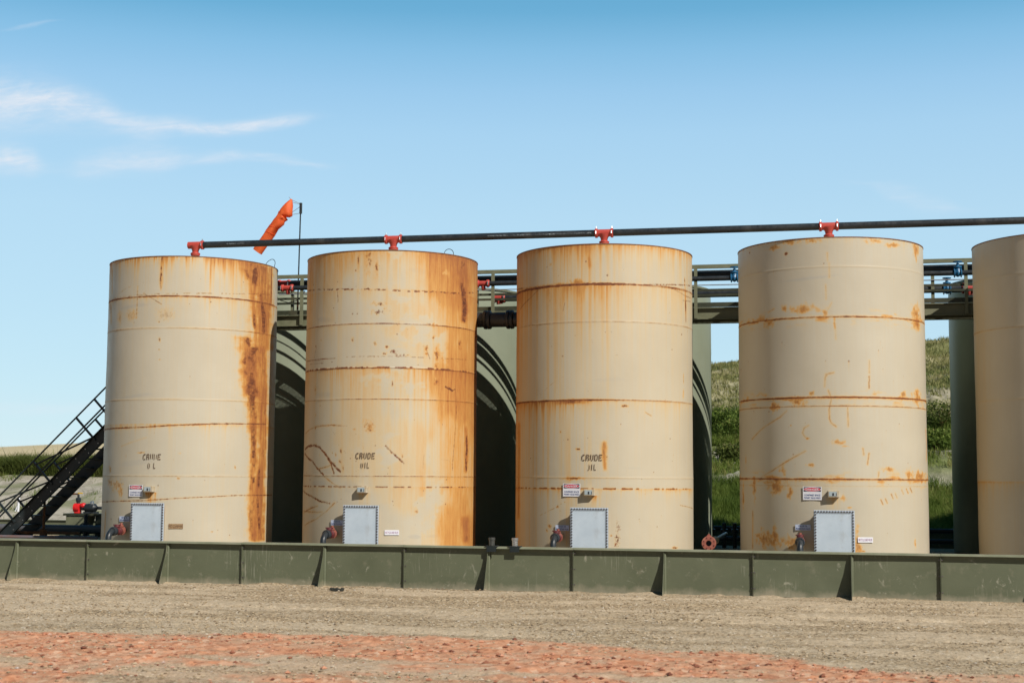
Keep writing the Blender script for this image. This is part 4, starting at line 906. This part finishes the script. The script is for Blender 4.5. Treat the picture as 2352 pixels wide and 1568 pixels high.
# ------------------------------------------------------------------ pump bench and pipes at the left, behind the wall
PBY = 35.9
def Q(x, y, Y=PBY): return onY((100+x/7.84)/K, (1250+y/7.84)/K, Y)
a = Q(615, 800); b2 = Q(1330, 800)
t = empty('pump_bench', (a[0]+.4, PBY, PADZ), 'olive steel bench with an arched leg plate, left of the leftmost tan tank', 'bench')
zt_ = a[2]; MB().box(a[0], b2[0]+.5, PBY-.25, PBY+.35, zt_-.06, zt_).build('bench_top', OLVD, t, bevel=.005)
l0 = Q(665, 870)[0]; l1 = Q(1090, 870)[0]; zb = PADZ
arch = [(l0, zb), (l0+.16, zb)]; cx = Q(840, 1100)[0]; az = Q(840, 1055)[2]
arch = [(l0, zb), (cx-.13, zb)]+[(cx-.10*math.cos(q), az-.10+.10*math.sin(q)) for q in np.linspace(0, math.pi, 9)]+[(cx+.13, zb), (Q(930, 1100)[0]+.05, zb), (l1, zt_-.14), (l1, zt_-.062), (l0, zt_-.062)]
MB().prism([(x, PBY-.22, z) for x, z in arch], (0, .012, 0)).build('leg_plate', OLV, t, smooth=False)
MB().prism([(x, PBY+.25, z) for x, z in arch], (0, .012, 0)).build('leg_plate', OLV, t, smooth=False)
MB().box(l1+.25, l1+.7, PBY-.2, PBY+.3, zb, zt_-.062).build('cabinet', OLVD, t, smooth=False)
t = empty('transfer_pump', (Q(850, 790)[0], PBY, zt_), 'bright red pump with a black motor standing on the olive bench', 'pump')
p0 = Q(790, 690); z1 = Q(850, 615)[2]; xr = Q(850, 700)[0]
zc = Q(850, 690)[2]
MB().lathe((Q(780, 0)[0], PBY, zc), (Q(905, 0)[0], PBY, zc), [(0, .09), (.06, .125), (.5, .13), (.9, .12), (1, .08)], 24).build('pump_casing', REDB, t)
MB().ball((Q(960, 0)[0], PBY, zc+.06), .1, sc=(1, 1, .8)).build('casing_neck', REDB, t)
MB().box(Q(800, 0)[0], Q(900, 0)[0], PBY-.08, PBY+.08, zt_, zc-.05).build('pump_foot', REDB, t, bevel=.01)
MB().lathe((Q(905, 0)[0], PBY, zc), (Q(1250, 0)[0], PBY, zc), [(0, .05), (.1, .07), (.3, .075), (.32, .11), (.5, .125), (.85, .12), (.95, .08), (1, .05)], 24).build('motor', BLK, t)
MB().lathe((Q(1140, 0)[0], PBY, zc+.1), (Q(1140, 0)[0], PBY, zc+.19), [(0, .06), (.7, .055), (1, .03)], 12).build('terminal_cap', ZINC, t)
MB().cyl((Q(1240, 0)[0], PBY, zc), (Q(1240, 0)[0]+1.5, PBY, zc), .04, 12).build('shaft_pipe', BLK, t)
MB().box(Q(1000, 0)[0], Q(1250, 0)[0], PBY-.1, PBY+.1, zt_, zc-.1).build('motor_foot', BLK, t, smooth=False)
t = empty('valve_assembly', (Q(850, 560)[0], PBY, zc+.1), 'black pipe valve with a yellow lever above the red pump', 'valve')
xv = Q(855, 0)[0]; zv = Q(0, 410)[2]
MB().lathe((xv, PBY, zc+.10), (xv, PBY, zv), [(0, .05), (.25, .05), (.3, .07), (.65, .07), (.7, .03), (1, .03)], 14).build('valve_body', BLK, t)
MB().tube([(xv, PBY, zv-.01), (xv-.03, PBY, zv+.015), (xv-.10, PBY, zv+.02), (Q(580, 0)[0], PBY, zv)], .024, 10).build('branch_pipe', RUSTY, t)
MB().lathe((Q(700, 0)[0], PBY, zv), (Q(560, 0)[0], PBY, zv), [(0, .04), (.1, .062), (.9, .062), (1, .04)], 14).build('hose_coupling', BLK, t)
MB().tube([(Q(560, 0)[0], PBY, zv), (Q(480, 0)[0], PBY, zv-.05), (Q(380, 0)[0], PBY, zv-.22)], .045, 10).build('hose', BLK, t)
MB().box(Q(845, 0)[0], Q(948, 0)[0], PBY-.03, PBY-.01, Q(0, 392)[2], Q(0, 375)[2]+.01).build('lever_grip', YEL, t, bevel=.004)
MB().box(Q(820, 0)[0], Q(850, 0)[0], PBY-.03, PBY-.01, Q(0, 392)[2], Q(0, 378)[2]).build('lever_shank', ZINC, t, smooth=False)
xg = Q(1190, 0)[0]
t = empty('suction_pipes', (xg, PBY-.45, PADZ), 'dark riser pipes under the black motor beside the leftmost tan tank', 'pipe')
MB().lathe((xg, PBY-.45, PADZ), (xg, PBY-.45, zt_-.02), [(0, .06), (.2, .06), (.22, .1), (.3, .1), (.32, .06), (.5, .06), (.52, .09), (.6, .09), (.62, .05), (1, .05)], 14).build('riser', BLK, t)
MB().cyl((xg-.9, PBY-.45, PADZ+.12), (xg+.6, PBY-.45, PADZ+.12), .045, 12).build('pipe_barrel', BLK, t)
for yy, z, x0, x1, mt, nm, lb in ((32.0, Q(0, 1200, 32.0)[2], -21, Q(900, 0, 32.0)[0], RUSTY, 'rusty_pipe', 'rusty horizontal pipe running under the black stairs behind the wall'), (31.0, Q(0, 1295, 31.0)[2], -20.5, Q(1270, 0, 31)[0], M('blue grey painted pipe', (.10, .14, .19), (.2, .1, .07), 3, .4), 'low_pipe', 'low blue grey and rusty pipe just behind the wall at the left'), (34.9, .66, -24, -17.6, M('violet grey pipe', (.12, .12, .13), (.08, .08, .09), 3, .5), 'far_pipe', 'thick grey pipe along the inside of the far wall at the left')):
    o = MB().cyl((x0, yy, z), (x1, yy, z), .04 if yy < 34 else .09, 14).build(nm, mt); tag(o, lb, 'pipe')
xx = Q(160, 0, 32.0)[0]; o = MB().lathe((xx, 32.0, PADZ), (xx, 32.0, Q(0, 740, 32)[2]+.3), [(0, .05), (.12, .05), (.14, .09), (.3, .09), (.32, .035), (1, .028)], 12).build('riser_post', RUSTY); tag(o, 'thin rusty upright pipe below the black stairs', 'pipe')

# ------------------------------------------------------------------ ground: one sheet from behind the camera to the horizon
def axis(segs):
    out = []
    for a, b, st_ in segs: out.append(np.arange(a, b, st_))
    return np.concatenate(out+[[segs[-1][1]]])
gx = axis([(-2600, -600, 200), (-600, -120, 20), (-120, -40, 2.5), (-40, -17.5, .45), (-17.5, 5.5, .042), (5.5, 40, .5), (40, 120, 4), (120, 600, 30), (600, 2600, 250)])
gy = axis([(-1500, -60, 120), (-60, 0, 6), (0, 11.5, .6), (11.5, 26.4, .040), (26.4, 38, .6), (38, 90, .45), (90, 200, 3), (200, 700, 12), (700, 3000, 150)])
GX, GY = np.meshgrid(gx, gy, indexing='ij')
def hill(X, Y):
    bl = np.interp(Y, [36.9, 38, 40, 43, 46.5, 49, 60, 120, 250, 430, 700, 3000], [.0, .35, .65, 1.45, 2.02, 2.10, 1.9, 1.2, 4.5, 11.6, 11.0, 0])
    bl = bl+np.where(Y > 200, .06*np.clip(X+240, -80, 140)*sstep(200, 430, Y)*(1-sstep(430, 900, Y)), 0)
    up = np.interp(Y, [36.9, 38, 40, 44, 46, 50, 55, 65, 80, 90, 140, 250], [0, 0, .05, .20, .45, 1.15, 2.35, 4.4, 6.9, 7.2, 5, 0])
    k = sstep(-24, -4, X)*(1+.012*np.clip(X+4, 0, 25))
    z = bl*(1-.25*k*sstep(60, 200, Y))+up*k
    n = (fbm(X*.35, Y*.35, 5, 41)-.5)*1.0*sstep(38, 46, Y)+(fbm(X*1.7, Y*1.7, 4, 43)-.5)*.35*sstep(37.5, 40, Y)
    return z+n*(.55+.45*k)*(1-sstep(46, 49, Y)*(1-k)*.6)
EDGE = [(-10.63, 17.33), (-8.66, 17.76), (-6.58, 17.9), (-4.9, 18.25), (-3.51, 17.97), (-1.99, 17.67), (-.6, 17.35), (-.16, 17.0), (.35, 16.3), (.95, 16.1), (2.1, 16.2), (6, 16.6)]
def redmask(X, Y):
    e = np.interp(X, [p[0] for p in EDGE], [p[1] for p in EDGE])+(fbm(X*1.1, Y*.8, 4, 61)-.5)*.9+(fbm(X*5, Y*5, 3, 63)-.5)*.45
    m = (1-sstep(-.30, .22, Y-e))*(1-.35*sstep(.6, 1.4, X))
    inner = np.interp(X, [-12, -8.5, -6, -3, 0, 3], [15.9, 15.7, 15.9, 15.6, 15.2, 13.5])+(fbm(X*.8, Y*1.2, 4, 66)-.5)*1.4
    patch = (1-sstep(-.3, .3, Y-inner))*sstep(.36, .58, fbm(X*.9, Y*1.7, 5, 71))
    return np.clip(m*(1-.85*patch)*(.62+.5*sstep(.3, .6, fbm(X*2.6, Y*4.5, 4, 75, .6))), 0, 1)
def yard(X, Y):
    rut = (fbm((X+.25*Y)*.13, Y*1.9, 4, 81)-.5)*.10
    br = .4+1.2*sstep(.35, .6, fbm(X*.5, Y*.7, 3, 82))
    t1 = br*-.06*np.exp(-((Y-22.3+.03*X+.25*(vn(X*.3, X*0, 5)-.5))/.10)**2)*1.6-br*.045*np.exp(-((Y-21.35+.03*X)/.09)**2)-br*.05*np.exp(-((Y-23.9+.02*X)/.10)**2)-br*.04*np.exp(-((Y-19.6+.05*X)/.12)**2)
    g = (fbm(X*9, Y*9, 3, 83)-.5)*.028+(fbm(X*21, Y*21, 2, 85)-.5)*.020
    r = redmask(X, Y); cl = np.clip(fbm(X*4.3, Y*4.3, 4, 87, .6)-.46, 0, 1)*.075*r
    return (rut+t1)*sstep(10, 13, Y)+g+cl
near = (GY < 26.5)
H = np.where(near, yard(GX, GY)*sstep(-40, -18, GX)*(1-sstep(6, 30, GX)), 0)+np.where(GY > 36.9, hill(GX, GY), 0)
H = np.where((GY > 25.6) & (GY < 36.9), np.minimum(H, 0)-.0, H); H[(GY > 25.6) & (GY < 26.5)] *= .5
H = H+np.where((GY > 25.2) & (GY < 26.3), .10*np.clip(fbm(GX*1.4, GY*0+3, 4, 88)-.40, 0, 1)*np.exp(-((GY-25.97)/.16)**2)+.02*np.exp(-((GY-25.97)/.12)**2)*fbm(GX*9, GY*9, 2, 89), 0)
ng = (len(gx), len(gy)); I0 = np.arange(ng[0]-1)[:, None]; J0 = np.arange(ng[1]-1)[None]
Fg = np.stack([I0*ng[1]+J0, (I0+1)*ng[1]+J0, (I0+1)*ng[1]+J0+1, I0*ng[1]+J0+1], -1).reshape(-1, 4)
def ground_mat():
    m, N, b = newmat('tan gravel, red scoria and hillside earth'); pos = N.n('ShaderNodeNewGeometry').outputs['Position']
    A = lambda k: N.n('ShaderNodeAttribute', attribute_name=k).outputs['Fac']
    vo = N.n('ShaderNodeTexVoronoi'); vo.inputs['Scale'].default_value = 34; N.l(pos, vo.inputs['Vector'])
    vo2 = N.n('ShaderNodeTexVoronoi'); vo2.inputs['Scale'].default_value = 13; N.l(pos, vo2.inputs['Vector'])
    sepc = N.n('ShaderNodeSeparateColor'); N.l(vo.outputs['Color'], sepc.inputs[0]); peb = sepc.outputs[0]
    sep2 = N.n('ShaderNodeSeparateColor'); N.l(vo2.outputs['Color'], sep2.inputs[0]); peb2 = sep2.outputs[1]
    grav = N.ramp(peb, [(0, (.15, .115, .072)), (.3, (.315, .235, .15)), (.7, (.42, .325, .21)), (.95, (.45, .37, .26)), (1, (.56, .50, .41))])
    pk = N.math('MULTIPLY', A('packed'), 1); grav = N.mix(N.math('MULTIPLY', pk, .5), grav, N.ramp(N.noise(pos, 4, 6), [(.3, (.54, .43, .30)), (.7, (.64, .53, .39))]))
    redc = N.ramp(peb2, [(0, (.36, .145, .075)), (.35, (.54, .235, .125)), (.8, (.62, .30, .17)), (1, (.66, .42, .28))])
    redc = N.mix(N.mapr(N.noise(pos, 2.2, 7, .65), .42, .7, 0, .5), redc, (.60, .40, .27))
    col = N.mix(A('red'), grav, redc)
    # hillside: grey earth, dry straw and green growth
    earth = N.ramp(N.noise(pos, 2.6, 8, .7), [(.3, (.20, .18, .14)), (.5, (.40, .365, .30)), (.75, (.50, .46, .39))])
    veg = N.ramp(N.noise(pos, 3.5, 7, .75), [(.28, (.035, .055, .012)), (.5, (.10, .135, .03)), (.75, (.20, .22, .07))])
    dry = N.ramp(N.noise(pos, 1.2, 8, .75), [(.3, (.20, .19, .08)), (.7, (.40, .36, .19))])
    fld = N.ramp(N.noise(N.scalev(pos, (.02, .08, .1)), 1, 6), [(.3, (.46, .38, .22)), (.7, (.56, .47, .30))])
    hl = N.mix(A('veg'), earth, veg); hl = N.mix(A('dry'), hl, dry); hl = N.mix(A('field'), hl, fld)
    col = N.mix(A('hillside'), col, hl)
    N.l(col, b.inputs['Base Color']); b.inputs['Roughness'].default_value = .95; b.inputs['Specular IOR Level'].default_value = .15
    bp = N.n('ShaderNodeBump'); bp.inputs['Strength'].default_value = .7; bp.inputs['Distance'].default_value = .03
    hgt = N.math('ADD', N.math('MULTIPLY', peb, .35), N.math('ADD', N.math('MULTIPLY', peb2, .25), N.noise(pos, 7, 6, .7)))
    N.l(hgt, bp.inputs['Height']); N.l(bp.outputs[0], b.inputs['Normal']); return m
GM = ground_mat()
gme = fast_mesh('ground', np.stack([GX, GY, H], -1).reshape(-1, 3), Fg, GM)
ground = link_mesh('ground', gme); tag(ground, kind='structure')
kR = sstep(-24, -4, GX); hn = fbm(GX*.25, GY*.5, 5, 91); hn2 = fbm(GX*.9, GY*1.2, 5, 93)
def bandm(Y, a, b, w=.6): return sstep(a-w, a+w, Y)*(1-sstep(b-w, b+w, Y))
vegR = np.clip(bandm(GY, 38, 44.2)+bandm(GY, 45.3, 47.0)*.9+bandm(GY, 48.5, 55)*1.0+sstep(57, 60, GY)*sstep(.42, .58, hn)*1.1, 0, 1)
dryR = np.clip(bandm(GY, 55, 59)*.8+sstep(58, 62, GY)*sstep(.55, .4, hn)*.9+sstep(74, 79, GY)*.6, 0, 1)
vegL = np.clip(sstep(45.8, 46.8, GY)*(1-sstep(80, 120, GY))+bandm(GY, 37, 47)*sstep(.56, .66, hn2)*.6, 0, 1)
attrs = {'red': redmask(GX, GY)*(GY < 26), 'packed': sstep(.40, .60, fbm((GX+.25*GY)*.13, GY*1.9+.8*fbm(GX*.4, GY*.4, 2, 3), 4, 81)*.55+.5*fbm(GX*.9, GY*2.2, 4, 99)-.03)*(GY < 26), 'hillside': (GY > 37).astype(float), 'veg': vegL*(1-kR)+vegR*kR, 'dry': dryR*kR, 'field': sstep(110, 160, GY)*(1-.0*kR)}
for k, a in attrs.items():
    at = gme.attributes.new(k, 'FLOAT', 'POINT'); at.data.foreach_set('value', np.clip(a, 0, 1).reshape(-1).astype(np.float32))
# raised gravel bed the tanks stand on
bx = np.arange(X0, X1, .25); by = np.arange(WALL_Y+.012, FAR_Y-.01, .25); BX, BYg = np.meshgrid(bx, by, indexing='ij'); nb = (len(bx), len(by)); I0 = np.arange(nb[0]-1)[:, None]; J0 = np.arange(nb[1]-1)[None]
bed = link_mesh('gravel_bed', fast_mesh('gravel_bed', np.stack([BX, BYg, PADZ-.02+(fbm(BX, BYg, 3, 7)-.5)*.04], -1).reshape(-1, 3), np.stack([I0*nb[1]+J0, (I0+1)*nb[1]+J0, (I0+1)*nb[1]+J0+1, I0*nb[1]+J0+1], -1).reshape(-1, 4), GM)); tag(bed, kind='structure')

# loose stones on the yard
def hgt(X, Y): return np.where(Y < 26.5, yard(X, Y), hill(X, Y))
def stones(name, n, smin, smax, sel, mat, seed, label):
    rg = np.random.RandomState(seed); X = rg.uniform(-16.5, 4.5, n*4); Y = 12.2+13.6*rg.rand(n*4)**1.3; k = sel(X, Y, rg); X = X[k][:n]; Y = Y[k][:n]; n = len(X)
    oc = np.array([[1, 0, 0], [0, 1, 0], [-1, 0, 0], [0, -1, 0], [0, 0, 1], [0, 0, -1], [.7, .7, .5], [-.7, .7, .5], [-.7, -.7, .5], [.7, -.7, .5]], float)[:6]
    f0 = np.array([(0, 1, 4), (1, 2, 4), (2, 3, 4), (3, 0, 4), (1, 0, 5), (2, 1, 5), (3, 2, 5), (0, 3, 5)])
    s = smin+(smax-smin)*rg.rand(n)**4; a = rg.rand(n)*6.28; V = oc[None]*s[:, None, None]*(1+.5*(rg.rand(n, 6, 3)-.5)); V[:, :, 2] *= .5
    ca, sa = np.cos(a)[:, None], np.sin(a)[:, None]; x = V[:, :, 0]*ca-V[:, :, 1]*sa; y = V[:, :, 0]*sa+V[:, :, 1]*ca
    V = np.stack([x+X[:, None], y+Y[:, None], V[:, :, 2]+(hgt(X, Y)+s*.2)[:, None]], -1).reshape(-1, 3)
    Fs = (f0[None]+(np.arange(n)*6)[:, None, None]).reshape(-1, 3)
    me = fast_mesh(name, V, Fs, mat, smooth=False); at = me.attributes.new('tint', 'FLOAT', 'POINT'); at.data.foreach_set('value', np.repeat(rg.rand(n), 6).astype(np.float32))
    return tag(link_mesh(name, me), label, None, None, 'stuff')
def tint_mat(name, stops, rough=.9, transl=0):
    m, N, b = newmat(name); a = N.n('ShaderNodeAttribute', attribute_name='tint').outputs['Fac']; col = N.ramp(a, stops); N.l(col, b.inputs['Base Color']); b.inputs['Roughness'].default_value = rough; b.inputs['Specular IOR Level'].default_value = .2
    if transl:
        tr = N.n('ShaderNodeBsdfTranslucent'); N.l(col, tr.inputs[0]); mx = N.n('ShaderNodeMixShader'); mx.inputs[0].default_value = transl
        N.l(b.outputs[0], mx.inputs[1]); N.l(tr.outputs[0], mx.inputs[2]); o = [n for n in N.t.nodes if n.type == 'OUTPUT_MATERIAL'][0]; N.l(mx.outputs[0], o.inputs[0])
    return m
stones('gravel_stones', 40000, .006, .030, lambda X, Y, rg: rg.rand(len(X)) < (1-.85*redmask(X, Y))*(.15+.85*sstep(.4, .6, fbm(X*.5, Y*1.2, 4, 101))), tint_mat('gravel stones', [(0, (.20, .15, .10)), (.4, (.36, .27, .17)), (.9, (.47, .37, .25)), (1, (.52, .46, .38))]), 5, 'loose tan and grey gravel over the yard')
stones('scoria_stones', 7500, .007, .045, lambda X, Y, rg: rg.rand(len(X)) < redmask(X, Y)*(.2+.8*sstep(.4, .6, fbm(X*.9, Y*2, 4, 103))), tint_mat('red scoria stones', [(0, (.15, .055, .035)), (.3, (.40, .17, .10)), (.8, (.54, .26, .16)), (.97, (.50, .30, .22)), (1, (.46, .42, .38))]), 9, 'loose red scoria lumps in the foreground')
dA = onY(772, 1357, 25.0); mb = MB(); rg = random.Random(5)
for k in range(7):
    x = -8.70+.035*k; mb.box(x, x+.04, 24.93, 25.02, .005+rg.uniform(0, .015), .04+rg.uniform(0, .025), Matrix.Rotation(rg.uniform(-.4, .4), 3, 'Y'))
tag(mb.build('debris_scrap', M('charred black scrap', (.02, .022, .018), (.05, .05, .04), 40, .8)), 'flat black scrap lying on the gravel in front of the wall', 'debris')

# ------------------------------------------------------------------ vegetation
def blades(name, X, Y, h, w, lean, tints, mat, seed, z=None, kids=2):
    rg = np.random.RandomState(seed); n = len(X); Zb = hgt(X, Y) if z is None else z; a = rg.rand(n)*6.28; la = rg.rand(n)*6.28
    dx, dy = np.cos(a), np.sin(a); L = lean*(.3+rg.rand(n)); lx, ly = np.cos(la)*L*h, np.sin(la)*L*h
    P = np.zeros((n, 5, 3)); base = np.stack([X, Y, Zb-.03], -1)
    P[:, 0] = base-np.stack([dx*w, dy*w, 0*w], -1)*.5; P[:, 1] = base+np.stack([dx*w, dy*w, 0*w], -1)*.5
    mid = base+np.stack([lx*.35, ly*.35, h*.6], -1); P[:, 2] = mid+np.stack([dx*w, dy*w, 0*w], -1)*.45; P[:, 3] = mid-np.stack([dx*w, dy*w, 0*w], -1)*.45
    P[:, 4] = base+np.stack([lx, ly, h*(1-.25*L)], -1)
    o = (np.arange(n)*5)[:, None]
    tris = np.concatenate([np.array([[0, 1, 2]])+o, np.array([[0, 2, 3]])+o, np.array([[3, 2, 4]])+o]).astype(np.int32)
    me = fast_mesh(name, P.reshape(-1, 3), tris, mat, smooth=False); at = me.attributes.new('tint', 'FLOAT', 'POINT'); at.data.foreach_set('value', np.repeat(tints, 5).astype(np.float32)); return me
GRASS = tint_mat('green grass blades', [(0, (.045, .075, .012)), (.4, (.10, .155, .025)), (.75, (.17, .225, .045)), (1, (.30, .28, .10))], .7, .35)
WEED = tint_mat('dark green weed leaves', [(0, (.05, .07, .015)), (.5, (.10, .13, .028)), (.85, (.17, .19, .05)), (1, (.32, .28, .14))], .7, .3)
DRYG = tint_mat('dry hillside grass', [(0, (.09, .10, .03)), (.4, (.19, .20, .07)), (.75, (.30, .28, .12)), (1, (.42, .37, .20))], .8, .3)
def patchy(n, x0, x1, y0, y1, seed, f=1.2, thr=.45, pw=.12):
    rg = np.random.RandomState(seed); X = rg.uniform(x0, x1, n*3); Y = rg.uniform(y0, y1, n*3); m = fbm(X*f, Y*f, 4, seed); k = rg.rand(n*3) < sstep(thr-pw, thr+pw, m); X = X[k][:n]; Y = Y[k][:n]; return X, Y, rg
def grass(name, n, x0, x1, y0, y1, seed, h0, h1, w, mat, label, thr=.45, lean=.5, f=1.2, tb=0):
    X, Y, rg = patchy(n, x0, x1, y0, y1, seed, f, thr); hh_ = h0+(h1-h0)*rg.rand(len(X))*(.5+.8*fbm(X*.8, Y*.8, 3, seed+2)); tt = np.clip(fbm(X*2.2, Y*2.2, 3, seed+7)*.9-.1+.35*rg.rand(len(X))+tb, 0, 1)
    return tag(link_mesh(name, blades(name, X, Y, hh_, np.full(len(X), w), lean, tt, mat, seed)), label, None, None, 'stuff')
grass('tall_grass', 120000, -8, 9, 38.3, 43.6, 3, .25, .62, .013, GRASS, 'dense bright green tall grass at the foot of the hill', .30, .45)
grass('hill_grass', 40000, -8, 9, 49.0, 55, 4, .2, .6, .02, GRASS, 'green grass clumps halfway up the hill', .5, .5, .9)
grass('terrace_grass', 8000, -8, 9, 45.6, 46.9, 6, .12, .4, .02, GRASS, 'yellow green plants along the grey terrace edge', .40, .7, 1.3, .25)
grass('dry_grass', 50000, -10, 12, 54, 82, 5, .10, .32, .035, DRYG, 'dry yellow green grass on the upper hillside', .38, .6, .5)
grass('weed_belt', 90000, -36, -22, 46.2, 50.0, 8, .4, .95, .018, WEED, 'belt of tall dark green weeds along the bank at the left', .22, .9, .9)
grass('bank_tufts', 9000, -34, -19.5, 37.6, 46, 9, .08, .36, .014, GRASS, 'scattered green tufts on the grey sand bank at the left', .64, .9, .7, .1)
# seed heads standing above the weed belt
rg = np.random.RandomState(31); X = rg.uniform(-38, -22, 420); Y = rg.uniform(46.5, 51, 420)
tag(link_mesh('weed_stalks', blades('weed_stalks', X, Y, .7+.6*rg.rand(420)**1.5, np.full(420, .03), .35, .7+.3*rg.rand(420), WEED, 33)), 'thin brown seed stalks rising over the weeds', None, None, 'stuff')
def shrub(x, y, r, hgt_, seed, label, mat, cnt=1500):
    rg = np.random.RandomState(seed); z0 = float(hgt(np.array([x]), np.array([y]))[0]); t = empty('shrub', (x, y, z0), label, 'shrub', 'shrubs on the hillside')
    mb = MB()
    for k in range(7):
        a = rg.rand()*6.28; q = rg.uniform(.2, .6)*r; mb.tube([(x, y, z0-.05), (x+math.cos(a)*q*.5, y+math.sin(a)*q*.5, z0+hgt_*.4), (x+math.cos(a)*q, y+math.sin(a)*q, z0+hgt_*.8)], [.018, .012, .005], 5)
    mb.build('stem', RUSTY, t)
    P = rg.normal(size=(cnt, 3)); P /= np.linalg.norm(P, axis=1)[:, None]; P *= (rg.rand(cnt)**.4)[:, None]; lob = .7+.6*vn(P[:, 0]*2+5, P[:, 2]*2+P[:, 1], seed); P *= lob[:, None]
    C0 = np.stack([P[:, 0]*r, P[:, 1]*r, (P[:, 2]*.5+.5)*hgt_], -1); s_ = .035+.04*rg.rand(cnt); A = rg.normal(size=(cnt, 3)); A /= np.linalg.norm(A, axis=1)[:, None]; B = np.cross(A, rg.normal(size=(cnt, 3))); B /= np.linalg.norm(B, axis=1)[:, None]
    Q4 = np.stack([C0-A*s_[:, None], C0+B*s_[:, None]*.5, C0+A*s_[:, None], C0-B*s_[:, None]*.5], 1).reshape(-1, 3)
    me = fast_mesh('foliage', Q4, np.arange(cnt*4).reshape(-1, 4), mat, smooth=False); at = me.attributes.new('tint', 'FLOAT', 'POINT'); at.data.foreach_set('value', np.repeat(np.clip(.1+.75*rg.rand(cnt)*(.5+.5*P[:, 2]+.3), 0, 1), 4).astype(np.float32))
    link_mesh('foliage', me, t, (x, y, z0))
shrub(onY(1655, 1000, 51)[0], 51, .9, 1.0, 1, 'rounded green shrub highest on the hill left of the fourth tan tank', GRASS)
shrub(onY(1690, 1010, 50)[0], 50.2, .8, .9, 2, 'green shrub against the left edge of the fourth tan tank on the hillside', GRASS)
shrub(onY(1680, 1055, 47.5)[0], 47.3, .6, .6, 3, 'dark green shrub above the grey terrace left of the fourth tan tank', WEED)
shrub(onY(2160, 950, 52)[0], 52, 1.0, 1.1, 4, 'dark green shrub on the hill right of the fourth tan tank', WEED)
shrub(onY(2150, 1050, 47.5)[0], 47.4, .7, .7, 5, 'green shrub above the grey terrace right of the fourth tan tank', GRASS)
# little white marker post on the bank at the left
wp = onY(42, 1160, 41.0); tag(MB().cyl((wp[0], 41, float(hgt(np.array([wp[0]]), np.array([41.0]))[0])), (wp[0]+.02, 41, wp[2]+.25), .035, 8).cyl((wp[0]-.14, 41, wp[2]-.3), (wp[0]-.02, 41, wp[2]+.0), .02, 6).build('marker_post', SIGNW), 'small white marker post on the bank behind the stairs', 'marker')
